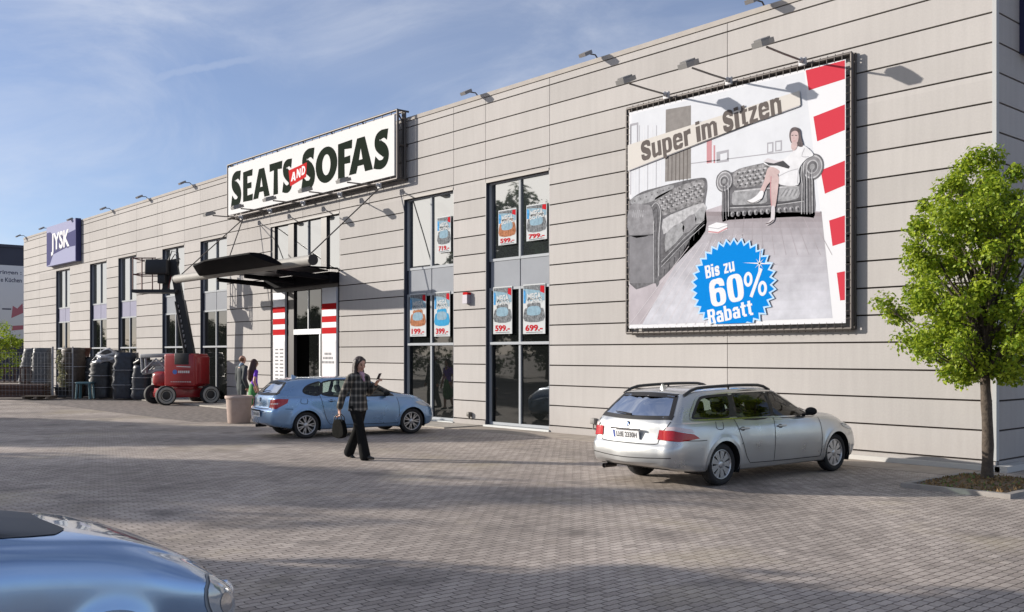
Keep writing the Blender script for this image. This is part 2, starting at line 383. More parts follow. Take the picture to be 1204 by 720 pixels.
def window_bay(x0, x1, spand):
    xm = (x0+x1)/2
    f = MB(); fw = .035
    for (a, b_) in ((x0+.02,x0+.075),(xm-fw,xm+fw),(x1-.075,x1-.02)):
        f.box((a,YG-.055,.13),(b_,YG+.04,3.72)); f.box((a,YG-.055,4.43),(b_,YG+.04,ZW-.06))
    for (a, b_) in ((.06,.13),(2.19,2.27),(3.65,3.72),(4.43,4.50),(ZW-.06,ZW-.005)):
        f.box((x0+.02,YG-.05,a),(x1-.02,YG+.045,b_)) if a < .1 else f.box((x0+.022,YG-.05,a),(x1-.022,YG+.042,b_))
    f.box((x0+.10,YG-.10,2.20),(x1-.02,YG-.052,2.265))
    o = on_store(f.build('window', FR))
    for (a, b_) in ((x0+.07,xm-.03),(xm+.03,x1-.07)):
        for (c, d, mm) in ((.12,2.2,GLL),(2.26,3.66,GLL),(4.49,ZW-.05,GLU)):
            g = MB(); j = random.uniform(-.004,.004)
            g.add([(a,YG+j,c),(b_,YG-j,c),(b_,YG-j,d),(a,YG+j,d)], [(0,1,2,3)])
            p = g.build('pane', mm, o)
        g = MB(); g.box((a-.01,YG-.03,3.725),(b_+.01,YG+.02,4.425)); q = g.build('spandrel_panel', SPL if spand else SPG, o)
    g = MB(); g.box((x0-.001,.0,.02),(x0+.018,YG+.05,ZW)); g.box((x1-.018,.0,.02),(x1+.001,YG+.05,ZW))
    g.build('jamb', JAMB, o)
    g = MB(); g.box((x0+.02,-.012,ZW-.02),(x1-.02,YG+.05,ZW+.045)); g.build('lintel', BROWN, o)
    g = MB(); g.box((x0-.03,-.06,.0),(x1+.03,YG-.06,.055)); g.build('sill', mat('pale_sill', (0.48,0.50,0.50), 0.5), o)
    return o
for i, (a, b_) in enumerate(WIN): window_bay(a, b_, i >= 4)
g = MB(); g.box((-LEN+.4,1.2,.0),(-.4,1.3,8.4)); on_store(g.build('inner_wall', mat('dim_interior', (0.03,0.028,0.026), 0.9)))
# entrance bay
def entrance():
    x0, x1 = ENT; f = MB(); YE = .12
    cols = [(x0,x0+.22),(-24.33,-23.93),(-22.06,-21.70),(x1-.06,x1)]
    for (a, b_) in cols: f.box((a,YE-.07,.0),(b_,YE+.06,ZW))
    f.box((x0+.22,YE-.12,4.15),(x1-.06,YE+.10,4.75)); f.box((x0,-.012,ZW-.02),(x1,YE+.12,ZW+.045))
    o = on_store(f.build('entrance', mat('entrance_dark_steel', (0.028,0.024,0.026), 0.45)))
    panes = [(x0+.22,-24.33),(-23.93,-23.0),(-22.96,-22.06),(-21.70,x1-.06)]
    for (a, b_) in panes:
        g = MB(); g.add([(a,YE,4.75),(b_,YE,4.75),(b_,YE,ZW-.02),(a,YE,ZW-.02)], [(0,1,2,3)]); g.build('pane', GLU, o)
    g = MB(); g.box((-23.0,YE-.05,4.75),(-22.96,YE+.03,ZW-.03)); g.build('mullion', FR, o)
    # glazed screen over the door, silver rail, dark open doorway
    for (a, b_) in ((-23.93,-23.02),(-22.98,-22.06)):
        g = MB(); g.add([(a,YE,2.80),(b_,YE,2.80),(b_,YE,4.15),(a,YE,4.15)], [(0,1,2,3)]); g.build('pane', GLL, o)
    g = MB(); g.box((-23.93,YE-.08,2.62),(-22.06,YE+.06,2.80)); g.box((-22.20,YE-.06,.05),(-22.12,YE+.06,2.62)); g.box((-23.02,YE-.03,2.80),(-22.98,YE+.03,4.15)); g.build('door_frame', mat('brushed_rail', (0.50,0.52,0.54), 0.35, 0.5), o)
    g = MB(); g.add([(-23.0,YE+.02,.06),(-22.2,YE+.02,.06),(-22.2,YE+.02,2.62),(-23.0,YE+.02,2.62)], [(0,1,2,3)]); g.build('sliding_door', GLL, o)
    g = MB(); g.box((-24.6,2.6,.0),(-21.2,2.7,4.2)); g.box((-24.0,1.0,.0),(-23.75,1.25,2.4)); g.build('vestibule', mat('vestibule_wall', (0.06,0.045,0.04), 0.8), o)
    return o
ent = entrance()
# the striped panels on either side of the door
WHITE = mat('sign_white', (0.66,0.66,0.68), 0.8, spec=.08); RED = mat('sign_red', (0.42,0.010,0.013), 0.8, spec=.06); GREYP = mat('panel_grey', (0.36,0.38,0.42), 0.5); INK = mat('ink_dark', (0.05,0.05,0.06), 0.6)
def striped(xa, xb, label, text_cols):
    t = thing('striped_panel', label, 'sign', ((xa+xb)/2,-.03,0), 0, 'striped panels flanking the store door')
    def loc(o): o.parent = t; o.location = Vector((-(xa+xb)/2, .03, 0)); return o
    g = MB(); g.box((xa,-.03,.15),(xb,.05,4.14)); loc(g.build('board', mat('board_pale', (0.55,0.57,0.62), 0.5)))
    g = MB()
    for (a, b_) in ((3.42,3.62),(3.0,3.2),(2.62,2.82)): g.box((xa-.01,-.036,a),(xb+.01,-.031,b_))
    loc(g.build('red_stripe', RED))
    g = MB(); g.box((xa+.02,-.034,.2),(xb-.02,-.031,2.40)); loc(g.build('notice', WHITE))
    g = MB()
    for (cx, cz, wd, ht) in text_cols: g.box((cx-wd/2,-.038,cz-ht/2),(cx+wd/2,-.0345,cz+ht/2))
    loc(g.build('fine_print', INK))
    return t
rr = random.Random(3)
striped(-25.30,-24.42,'narrow white notice panel with red stripes, left of the store door',
        [(-25.02+.0, 2.1-.13*k, .18+.1*rr.random(), .045) for k in range(12)] + [(-24.66, 2.1-.13*k, .2+.08*rr.random(), .045) for k in range(12)])
tcols = []
for k, n in enumerate((5, 7, 9)):
    x = -21.42 - n*.045
    for q in range(n): tcols.append((x+.09*q, 1.95-.14*k, .055, .075))
striped(-21.85,-20.95,'narrow white notice panel with red stripes, right of the store door', tcols)
# small wall fittings
g = MB(); g.box((-.10,-.14,-.14),(.10,0,.10)); g2 = MB(); g2.box((-.10,-.125,.102),(.10,0,.17))
al = thing('alarm_box', 'small grey alarm sounder with red top on the wall between two window bays', 'alarm', (-14.05,-.001,3.47))
g.build('housing', mat('alarm_grey', (0.30,0.28,0.33), 0.5), al); g2.build('beacon', RED, al)
g = MB(); g.cbox((0,-.05,0),(.16,.10,.14),bev=.02); g.tube([(0,-.05,-.06),(0,-.05,-.2)],.02)
tag(g.build('wall_socket', mat('socket_grey', (0.22,0.21,0.20), 0.6), loc=(-9.25,-.0,.36)), 'small grey socket box low on the wall beside the silver estate car', 'socket box')
g = MB(); g.cbox((0,-.06,0),(.12,.12,.12),bev=.02); g.tube([(0,-.06,0),(0,-.06,-.12)],.03)
tag(g.build('wall_tap', mat('tap_dark', (0.10,0.09,0.08), 0.5), loc=(-13.95,-.0,.30)), 'small dark tap box low on the wall between the two bays with posters', 'tap')
# navy sign on the shaded side wall
t = thing('side_sign', 'dark navy sign box high on the shaded side wall at the right edge', 'sign', (.15,3.0,8.3))
g = MB(); g.box((-.15,-2.05,-1.15),(.10,2.05,1.4)); g.build('sign_box', mat('navy_sign', (0.012,0.014,0.06), 0.5), t)
# ------------------------------------------------------------------ neighbouring store, far left
nb = thing('neighbour_building', 'dark navy commercial building beyond the left end of the store', 'building', (-92,6,0))
g = MB(); g.box((-16,-5.4,0),(22,40,9.6)); g.build('wall', mat('navy_cladding', (0.022,0.028,0.055), 0.6, var=0.1, scale=1), nb)
g = MB(); g.box((-16.1,-5.5,9.602),(22.1,40.1,9.8)); g.build('roof_edge', mat('navy_edge', (0.03,0.035,0.06), 0.6), nb)
# ------------------------------------------------------------------ flat artwork on signs
def pip(p, loop):
    x, y = p; c = False; n = len(loop); j = n-1
    for i in range(n):
        xi, yi = loop[i]; xj, yj = loop[j]
        if (yi > y) != (yj > y) and x < (xj-xi)*(y-yi)/(yj-yi)+xi: c = not c
        j = i
    return c
def fill2d(loops):                      # even-odd fill of closed loops
    vs, ed = [], []
    for lp in loops:
        o = len(vs); vs += [Vector(p) for p in lp]; ed += [(o+i, o+(i+1) % len(lp)) for i in range(len(lp))]
    rv, re, rf, *_ = delaunay_2d_cdt(vs, ed, [], 0, 1e-7)
    out = []
    for f in rf:
        c = sum((rv[i] for i in f), Vector((0,0)))/len(f)
        if sum(pip(c, lp) for lp in loops) % 2: out.append(list(f))
    return [tuple(v) for v in rv], out
class Art(MB):                          # 2-D drawing in (x, z) on a facade plane at y = -off - layer * 3 mm
    def __init__(s, off, org=(0,0,0)): super().__init__(); s.off = off; s.org = org
    def poly(s, pts, mi=0, layer=0, holes=()):
        v, f = fill2d([pts] + list(holes)); y = -s.off - layer*.0013
        s.add([(p[0]-s.org[0], y-s.org[1], p[1]-s.org[2]) for p in v], f, mi)
    def line(s, pts, wd, mi=0, layer=0):
        ws = wd if isinstance(wd, (list, tuple)) else [wd]*len(pts); a, b = [], []
        for i, p in enumerate(pts):
            q0 = Vector(pts[max(i-1,0)]); q1 = Vector(pts[min(i+1,len(pts)-1)]); d = (q1-q0).normalized(); n = Vector((-d.y, d.x))
            a.append(tuple(Vector(p)+n*ws[i]/2)); b.append(tuple(Vector(p)-n*ws[i]/2))
        y = -s.off - layer*.0013
        vs = [(p[0]-s.org[0], y-s.org[1], p[1]-s.org[2]) for q in zip(a,b) for p in q]
        s.add(vs, [(2*i,2*i+1,2*i+3,2*i+2) for i in range(len(pts)-1)], mi)
    def text(s, txt, x, z, size, mi=0, layer=0, rot=0, width=None, height=None, **kw):
        vs, fs = text_mesh(txt, size, **kw)
        xs = [v[0] for v in vs]; zs = [v[1] for v in vs]
        cx, cz = (min(xs)+max(xs))/2, (min(zs)+max(zs))/2
        kx = width/(max(xs)-min(xs)) if width else 1; kz = height/(max(zs)-min(zs)) if height else 1
        c, q = math.cos(rot), math.sin(rot); y = -s.off - layer*.0013
        out = []
        for v in vs:
            a, b = (v[0]-cx)*kx, (v[1]-cz)*kz
            out.append((x + a*c - b*q - s.org[0], y - s.org[1], z + a*q + b*c - s.org[2]))
        s.add(out, fs, mi)
def smoothc(pts, n=6, closed=True):
    P = [Vector(p) for p in pts]; m = len(P); out = []
    for i in range(m if closed else m-1):
        p0, p1, p2, p3 = (P[(i-1) % m], P[i], P[(i+1) % m], P[(i+2) % m]) if closed else (P[max(i-1,0)], P[i], P[i+1], P[min(i+2,m-1)])
        for k in range(n):
            t = k/n
            out.append(tuple(0.5*((2*p1)+(p2-p0)*t+(2*p0-5*p1+4*p2-p3)*t*t+(3*p1-p0-3*p2+p3)*t**3)))
    if not closed: out.append(tuple(P[-1]))
    return out
def ell(cx, cz, rx, rz, n=28, a0=0, a1=2*math.pi):
    return [(cx+rx*math.cos(a0+(a1-a0)*k/n), cz+rz*math.sin(a0+(a1-a0)*k/n)) for k in range(n)]
def stroke(pts, wd):
    c = smoothc(pts, 5, False); a, b = [], []; n = len(c)
    for i, p in enumerate(c):
        d = (Vector(c[min(i+1,n-1)])-Vector(c[max(i-1,0)])).normalized(); t = i/(n-1)*(len(wd)-1); k = min(int(t), len(wd)-2)
        ww = wd[k]+(wd[k+1]-wd[k])*(t-k); nn = Vector((-d.y, d.x))
        a.append(tuple(Vector(p)+nn*ww/2)); b.append(tuple(Vector(p)-nn*ww/2))
    return a + b[::-1]
GLY = {
 'E': [[(0,0),(.97,-.02),(1,.20),(.45,.18),(.45,.41),(.86,.40),(.86,.60),(.45,.59),(.45,.82),(.94,.80),(.98,1.02),(0,1)]],
 'A': [[(-.03,0),(.30,0),(.37,.2),(.63,.2),(.69,0),(1.03,0),(.68,1),(.34,1)], [(.42,.37),(.58,.37),(.50,.70)]],
 'T': [[(.30,0),(.68,0),(.65,.79),(.99,.77),(1.02,1.02),(-.02,1.02),(0,.77),(.34,.79)]],
 'F': [[(0,0),(.48,0),(.46,.40),(.86,.39),(.86,.60),(.46,.59),(.46,.81),(.97,.78),(1.0,1.02),(0,1)]],
 'O': [ell(.5,.5,.52,.52), ell(.5,.5,.20,.30)],
 'N': [[(0,0),(.26,0),(.26,.55),(.72,0),(1,0),(1,1),(.74,1),(.74,.45),(.28,1),(0,1)]],
 'D': [[(0,0),(.45,0),(.80,.12),(1,.5),(.80,.88),(.45,1),(0,1)], [(.30,.22),(.45,.22),(.62,.32),(.69,.5),(.62,.68),(.45,.78),(.30,.78)]],
 'S': [stroke([(.86,.84),(.66,.885),(.44,.87),(.26,.78),(.25,.66),(.42,.56),(.64,.46),(.77,.34),(.74,.20),(.56,.11),(.32,.115),(.07,.20)], [.30,.22,.24,.30,.33,.36,.36,.33,.27,.23,.24,.34])],
}
def glyph(art, ch, x0, x1, z0, z1, mi, layer, slant=0.0):
    lp = [[(x0+(x1-x0)*p[0]+slant*(p[1]-.5), z0+(z1-z0)*p[1]) for p in l] for l in GLY[ch]]
    art.poly(lp[0], mi, layer, lp[1:])
def sup(cx, cz, rx, rz, n=3.2, k=28): 
    out = []
    for i in range(k):
        t = 2*math.pi*i/k; a, b = math.cos(t), math.sin(t); r_ = (abs(a)**n+abs(b)**n)**(-1/n); out.append((cx+rx*r_*a, cz+rz*r_*b))
    return out
def rc(x0, z0, x1, z1): return [[(x0,z0),(x1,z0),(x1,z1),(x0,z1)]]
XH = .76
RING = [sup(.5,XH/2,.5,XH/2), sup(.5,XH/2,.13,XH/2-.13)]
HEAVY = {   # strokes in a unit box (x 0..1, z 0..1), width factor
 'S': (1.0, [[stroke([(.84,.66),(.84,.80),(.66,.885),(.5,.89),(.30,.86),(.19,.73),(.24,.60),(.5,.49),(.76,.38),(.81,.24),(.70,.135),(.5,.11),(.30,.13),(.17,.22),(.17,.34)], [.33,.33,.25,.22,.26,.36,.36,.32,.36,.36,.27,.22,.26,.33,.33])]]),
 's': (.9, [[stroke([(.83,.50),(.80,.60),(.62,.665),(.40,.66),(.20,.58),(.24,.46),(.5,.39),(.76,.31),(.80,.19),(.60,.10),(.38,.10),(.20,.16),(.17,.26)], [.30,.30,.20,.19,.30,.30,.26,.30,.30,.20,.19,.30,.30])]]),
 'u': (.95, [rc(0,.12,.36,XH), rc(.64,0,1,XH), [stroke([(.18,.26),(.20,.12),(.40,.085),(.66,.14)], [.36,.30,.17,.16])]]),
 'p': (.95, [rc(0,-.24,.36,XH), RING]),
 'b': (.95, [rc(0,0,.36,1), RING]),
 'e': (.95, [[stroke([(.83,.24),(.80,.13),(.5,.085),(.20,.16),(.18,.38),(.20,.60),(.5,.675),(.80,.60),(.82,.46)], [.34,.30,.17,.34,.36,.34,.17,.34,.36]),], rc(.18,.33,.99,.45)]),
 'r': (.68, [rc(0,0,.50,XH), [stroke([(.40,.56),(.62,.66),(1.0,.66)], [.20,.24,.26])]]),
 'i': (.42, [rc(0,0,1,XH), rc(0,.84,1,1.0)]),
 'm': (1.5, [rc(0,0,.235,XH), rc(.383,0,.617,.66), rc(.765,0,1,.62), [stroke([(.2,.62),(.34,.685),(.5,.60)], [.14,.15,.2])], [stroke([(.58,.62),(.74,.685),(.885,.58)], [.14,.15,.22])]]),
 'n': (.95, [rc(0,0,.36,XH), rc(.64,0,1,.60), [stroke([(.30,.60),(.54,.675),(.82,.56)], [.15,.17,.36])]]),
 't': (.68, [rc(.20,.10,.72,.96), rc(0,.62,1,.76), [stroke([(.46,.14),(.60,.075),(1.0,.075)], [.3,.15,.15])]]),
 'z': (.78, [rc(0,.60,1,XH), rc(0,0,1,.16), [[(0,.15),(.46,.15),(1,.61),(.54,.61)]]]),
 'B': (1.0, [rc(0,0,.36,1), [sup(.55,.745,.45,.255,3), sup(.52,.74,.14,.115,3)], [sup(.55,.27,.47,.27,3), sup(.52,.27,.15,.13,3)]]),
 'R': (1.0, [rc(0,0,.36,1), [sup(.53,.72,.47,.28,3), sup(.50,.72,.14,.135,3)], [[(.50,.50),(.84,.50),(1.0,0),(.64,0)]]]),
 'a': (.92, [rc(.64,0,1,.60), [stroke([(.17,.52),(.22,.62),(.5,.675),(.80,.58)], [.3,.26,.17,.36])], [sup(.42,.22,.42,.22,2.6), sup(.52,.22,.10,.10,2.6)]]),
 '6': (1.0, [[sup(.5,.33,.5,.33,3), sup(.5,.32,.13,.19,3)], [stroke([(.82,.70),(.80,.84),(.5,.915),(.20,.80),(.18,.45),(.18,.30)], [.34,.30,.17,.34,.36,.36])]]),
 '0': (1.0, [[sup(.5,.5,.5,.5,3.2), sup(.5,.5,.13,.36,3.2)]]),
}
def heavy(art, txt, x, z, width, height, mi, layer, rot=0.0):
    gap = .13; tot = sum(HEAVY[ch][0] if ch != ' ' else .5 for ch in txt) + gap*(len(txt)-1); k = width/tot; cu = -width/2; c_, s_ = math.cos(rot), math.sin(rot); q = 0
    for ch in txt:
        wd, strokes = HEAVY.get(ch, (.5, []))
        for st in strokes:
            def tf(lp): return [(x + (cu+p[0]*wd*k)*c_ - (p[1]-.5)*height*s_, z + (cu+p[0]*wd*k)*s_ + (p[1]-.5)*height*c_) for p in lp]
            loops = [tf(lp) for lp in st]; art.poly(loops[0], mi, layer + .05*(q % 9), loops[1:]); q += 1
        cu += (wd+gap)*k
STEEL = mat('galvanised_steel', (0.30,0.28,0.27), 0.45, 0.6); DSTEEL = mat('dark_steel_tube', (0.085,0.075,0.07), 0.5, 0.4)
# ---- main sign above the entrance
SX, SZ = -22.62, 7.2
sg = thing('store_sign', 'long white board reading SEATS AND SOFAS on a steel frame above the entrance canopy', 'sign', (SX,-.30,SZ))
def on_sign(o): o.parent = sg; o.location = Vector(o.location) - Vector((SX,-.30,SZ)); return o
bx0, bx1, bz0, bz1 = -28.18, -17.06, 7.22, 9.02
g = MB(); g.box((bx0,-.40,bz0),(bx1,-.34,bz1)); on_sign(g.build('board', mat('sign_board_white', (0.60,0.60,0.60), 0.85, spec=.05)))
g = MB()
for z in (bz0-.10, bz1+.12):
    g.tube([(bx0-.12,-.36,z),(bx1+.12,-.36,z)], .04); g.tube([(bx0-.12,-.10,z),(bx1+.12,-.10,z)], .035)
for x in (bx0-.12, bx1+.12):
    for y in (-.36,-.10): g.tube([(x,y,bz0-.10),(x,y,bz1+.12)], .04)
    for z in (bz0-.1, bz1+.12, (bz0+bz1)/2): g.tube([(x,-.36,z),(x,.03,z)], .03)
for k in range(7):
    x = bx0 + (bx1-bx0)*k/6; g.tube([(x,-.10,bz0-.1),(x,-.10,bz1+.12)], .03); g.tube([(x,-.33,bz1+.12),(x,.01,bz1-.3)], .025); g.tube([(x,-.33,bz0-.1),(x,.03,bz0-.1)],.025)
on_sign(g.build('frame', DSTEEL))
g = MB()
for k in range(24):
    x = bx0 + (bx1-bx0)*(k+.5)/24; g.tube([(x,-.365,bz1-.01),(x+.05,-.38,bz1+.05),(x,-.365,bz1+.12)], .014, 5)
    g.tube([(x,-.365,bz0+.01),(x,-.365,bz0-.1)], .012, 5)
on_sign(g.build('lacing', DSTEEL))['kind'] = 'stuff'
BLK = mat('sign_letter_black', (0.010,0.016,0.011), 0.9, spec=.04); SWG = mat('sign_shadow_grey', (0.20,0.20,0.19), 0.5)
a = Art(.402)
for ch, x0, x1, z0, z1 in (('S',-27.96,-27.02,7.46,8.80),('E',-26.93,-26.14,7.58,8.68),('A',-26.08,-24.87,7.57,8.62),('T',-24.84,-23.93,7.55,8.65),('S',-23.93,-23.14,7.52,8.66),
                           ('S',-22.60,-21.60,7.44,8.80),('O',-21.60,-20.29,7.53,8.66),('F',-20.22,-19.37,7.50,8.64),('A',-19.53,-18.24,7.56,8.64),('S',-18.18,-17.28,7.52,8.68)):
    glyph(a, ch, x0, x1, z0, z1, 0, 1)
on_sign(a.build('lettering', BLK))
a = Art(.402)
a.poly([(-23.46,8.26),(-22.20,8.36),(-22.26,7.88),(-23.34,7.70)], 0, 2)
for ch, x0, x1, z0 in (('A',-23.27,-22.95,7.86),('N',-22.89,-22.62,7.92),('D',-22.55,-22.30,7.97)): glyph(a, ch, x0, x1, z0, z0+.30, 1, 3, .03)
on_sign(a.build('red_badge', [RED, WHITE]))
# ---- lamps on arms (below the sign and above the billboard)
def make_arm_lamp(name, label, length, rise, droop, group):
    t = thing(name, label, 'lamp', (0,0,0), 0, group)
    g = MB(); g.cbox((0,-.03,0),(.16,.06,.16),bev=.015); g.ball((0,-.10,.02),.055); g.build('bracket', mat('bracket_pale', (0.42,0.42,0.43), 0.5), t)
    g = MB(); g.tube([(0,-.08,.02),(0,-length*.55,rise*.62),(0,-length,rise)], .021); g.build('arm', mat('lamp_arm_metal', (0.16,0.145,0.135), 0.45, 0.5), t)
    M = Matrix.Translation((0,-length-.14,rise+droop*.1)) @ Matrix.Rotation(droop, 4, 'X')
    g = MB()
    prof = [(-.11,-.19),(.11,-.19),(.15,.0),(.13,.20),(-.13,.20),(-.15,.0)]
    g.prism(prof, -.045, .05, M); g.prism([(p[0]*.7,p[1]*.75) for p in prof], .051, .085, M)
    h = g.build('lamp_head', mat('lamp_head_grey', (0.24,0.235,0.23), 0.45, 0.3), t)
    g = MB(); g.box((-.11,-.15,-.052),(.11,.15,-.047),0,M); g.build('lens', mat('lamp_lens', (0.55,0.55,0.52), 0.2), h)
    return t
srcl = make_arm_lamp('sign_lamp', 'lamp on an arm under the left end of the store sign, left of all lettering', 1.15, -.02, R(18), 'lamps under the store sign')
words = ['lamp on an arm under the left end of the store sign, left of all lettering', 'lamp on an arm under the first S of SEATS on the store sign', 'lamp on an arm under the T of SEATS on the store sign', 'lamp on an arm under the first S of SOFAS on the store sign', 'lamp on an arm under the F of SOFAS on the store sign']
for i, x in enumerate((-27.0,-24.73,-22.38,-20.03,-17.8)):
    o = srcl if i == 0 else copy_tree(srcl)
    o.location = (x,-.40,7.0); o['label'] = words[i]
srcb = make_arm_lamp('billboard_lamp', 'x', 1.22, .04, R(24), 'lamps above the sofa billboard')
words = ['lamp on a long arm above the left part of the sofa billboard', 'lamp on a long arm above the middle of the sofa billboard, by the panel joint', 'lamp on a long arm above the red stripes of the sofa billboard']
for i, (x, z) in enumerate(((-6.9,7.60),(-5.25,7.57),(-3.53,7.58))):
    o = srcb if i == 0 else copy_tree(srcb)
    o.location = (x,-.16,z); o['label'] = words[i]
# ---- floodlights along the roof edge
def make_flood():
    t = thing('roof_floodlight', 'x', 'floodlight', (0,0,0), 0, 'floodlights along the roof edge')
    g = MB(); g.tube([(0,.10,-.01),(0,-.05,.12),(0,-.32,.10)], .022); g.cbox((0,.1,.02),(.12,.12,.04)); g.build('arm', DSTEEL, t)
    g = MB(); M = Matrix.Translation((0,-.45,.06)) @ Matrix.Rotation(R(28), 4, 'X')
    g.prism([(-.13,-.17),(.13,-.17),(.16,.06),(.12,.17),(-.12,.17),(-.16,.06)], -.04, .06, M); h = g.build('lamp_head', mat('flood_grey', (0.20,0.19,0.19), 0.5, 0.2), t)
    g = MB(); g.box((-.11,-.14,-.046),(.11,.14,-.0415),0,M); g.build('lens', mat('lamp_lens', (0.5,0.5,0.5), 0.2), h)
    return t
fl = make_flood()
fw = ['roof edge floodlight at the far left corner of the store', 'roof edge floodlight above the left edge of the lavender sign', 'roof edge floodlight above the right edge of the lavender sign', 'roof edge floodlight first to the right of the lavender sign', 'roof edge floodlight second to the right of the lavender sign', 'roof edge floodlight nearest left of the long white store sign',
      'roof edge floodlight above the gap between the two bays with price posters', 'roof edge floodlight just left of the sofa billboard', 'roof edge floodlight above the sofa billboard']
for i, x in enumerate((-57.0,-52.3,-47.3,-42.2,-37.45,-32.6,-13.7,-9.2,-4.55)):
    o = fl if i == 0 else copy_tree(fl)
    o.location = (x,0,8.985) if i < 6 else (x,0,8.95); o['label'] = fw[i]
    o.scale = (.8,.8,.8)
    if 0 < i < 5: o.rotation_euler = (0,0,R(8))
# ---- lavender box sign at the left end
jy = thing('lavender_sign', 'square lavender box sign with white letters JYSK on a navy chevron band', 'sign', (-49.3,-.25,7.9))
def on_jy(o): o.parent = jy; o.location = Vector(o.location) - Vector((-49.3,-.25,7.9)); return o
LAV = mat('lavender_face', (0.29,0.30,0.43), 0.85, spec=.06); NAVY = mat('deep_navy', (0.06,0.062,0.15), 0.85, spec=.06)
g = MB(); g.box((-51.6,-.28,6.82),(-46.6,-.02,9.02)); on_jy(g.build('sign_box', [LAV, NAVY]))
g = MB(); g.box((-46.598,-.285,6.80),(-46.50,-.02,9.04)); on_jy(g.build('edge_trim', NAVY))
a = Art(.283)
a.poly([(-51.58,8.70),(-50.9,8.70),(-50.4,8.50),(-48,8.36),(-46.62,8.44),(-46.62,7.60),(-48,7.62),(-50.4,7.42),(-51.0,6.90),(-51.58,6.86)], 0, 0)
on_jy(a.build('navy_band', NAVY))
a = Art(.290); a.text('JYSK', -49.15, 7.98, 1.2, 0, 0, width=3.2, height=1.22, bold=.035); a.text('JYSK', -49.22, 7.9, 1.2, 1, -1, width=3.2, height=1.22, bold=.035)
on_jy(a.build('lettering', [WHITE, mat('letter_shade', (0.12,0.12,0.18), 0.9, spec=.05)]))
# ---- the big sofa billboard
BO = Vector((-5.31,-.13,2.45))
bb = thing('billboard', 'large printed billboard of leather sofas with red stripes and a blue 60% badge', 'billboard', BO)
def on_bb(o): o.parent = bb; o.location = Vector(o.location) - BO; return o
PX0, PX1, PZ0, PZ1 = -8.0, -2.63, 2.53, 7.43
g = MB()
for x in (PX0-.10, PX1+.10): g.tube([(x,-.14,PZ0-.10),(x,-.14,PZ1+.10)], .035); g.tube([(x,-.03,PZ0-.12),(x,-.03,PZ1+.12)], .03)
for z in (PZ0-.10, PZ1+.10): g.tube([(PX0-.10,-.14,z),(PX1+.10,-.14,z)], .035); g.tube([(PX0-.10,-.03,z),(PX1+.10,-.03,z)], .03)
for k in range(6):
    x = PX0+(PX1-PX0)*k/5
    for z in (PZ0-.1, PZ1+.1): g.tube([(x,-.14,z),(x,0.01,z)], .022)
    z = PZ0+(PZ1-PZ0)*k/5
    for x in (PX0-.1, PX1+.1): g.tube([(x,-.14,z),(x,0.01,z)], .022)
on_bb(g.build('frame', DSTEEL))
g = MB()
for k in range(34):
    x = PX0+(PX1-PX0)*(k+.5)/34
    for z, s in ((PZ0,-1),(PZ1,1)): g.tube([(x,-.17,z-.04*s),(x+.012,-.19,z+.06*s),(x,-.14,z+.15*s)], .0085, 5)
    z = PZ0+(PZ1-PZ0)*(k+.5)/34
    for x, s in ((PX0,-1),(PX1,1)): g.tube([(x-.03*s,-.17,z),(x+.06*s,-.19,z+.012),(x+.13*s,-.14,z)], .0085, 5)
on_bb(g.build('lacing', DSTEEL))['kind'] = 'stuff'
def print_mat(name, c, var=0.0, scale=3.0): return mat('print_'+name, c, 0.85, var=var, scale=scale, spec=0.06)
PM = [print_mat('white',(0.58,0.59,0.62)), print_mat('wall',(0.52,0.54,0.58),.05), print_mat('floor',(0.36,0.335,0.365),.16,2.2), print_mat('leather',(0.115,0.115,0.125),.45,9), print_mat('leather_light',(0.25,0.255,0.27),.4,9),
      print_mat('taupe',(0.20,0.19,0.185),.15,8), print_mat('strip',(0.50,0.48,0.455)), print_mat('letters',(0.105,0.092,0.088),.1), print_mat('red',(0.46,0.040,0.060)), print_mat('blue',(0.0,0.17,0.52)),
      print_mat('badge_edge',(0.36,0.53,0.72)), print_mat('skin',(0.43,0.335,0.335),.14,7), print_mat('hair',(0.10,0.085,0.09),.4,12), print_mat('gown',(0.55,0.56,0.59),.12,5), print_mat('line',(0.30,0.30,0.33)), print_mat('rug',(0.38,0.40,0.45),.05), print_mat('plank',(0.47,0.45,0.48)), print_mat('rose',(0.42,0.22,0.24)), print_mat('tufted',(0.19,0.19,0.20),.85,13), print_mat('dark_seam',(0.055,0.056,0.062),.2), print_mat('sheen',(0.36,0.365,0.385),.35,12), print_mat('leather_mid',(0.20,0.20,0.215),.35,6), print_mat('leather_panel',(0.165,0.165,0.18),.22,4), print_mat('floor_a',(0.24,0.215,0.23),.25,4), print_mat('floor_b',(0.29,0.265,0.285),.22,4), print_mat('floor_c',(0.335,0.32,0.35),.18,4), print_mat('rug_pale',(0.42,0.435,0.485),.08,3)]
WH,WA,FL,LE,LL,TA,ST,LT,RD,BL,BE,SK,HA,GO,LI,RU,PK,RS,TU,DK,HI,LE2,LE3,FA,FB,FC,RU2 = range(27)
def bz(x, y):
    p = wall_at(680+x/2, 40+y/2, .18); return (p.x, p.z)
def bl(*pts): return [bz(*p) for p in pts]
a = Art(.18)
a.poly([(PX0,PZ0),(PX1,PZ0),(PX1,PZ1),(PX0,PZ1)], WH, 0)
g = MB(); g.box((PX0,-.178,PZ0),(PX1,-.172,PZ1)); a.add(g.v, g.f, WH)
EL = [(-7.93,7.38),(-3.50,7.38),(-2.90,2.64),(-7.93,2.64)]
a.poly(EL, WA, 1)
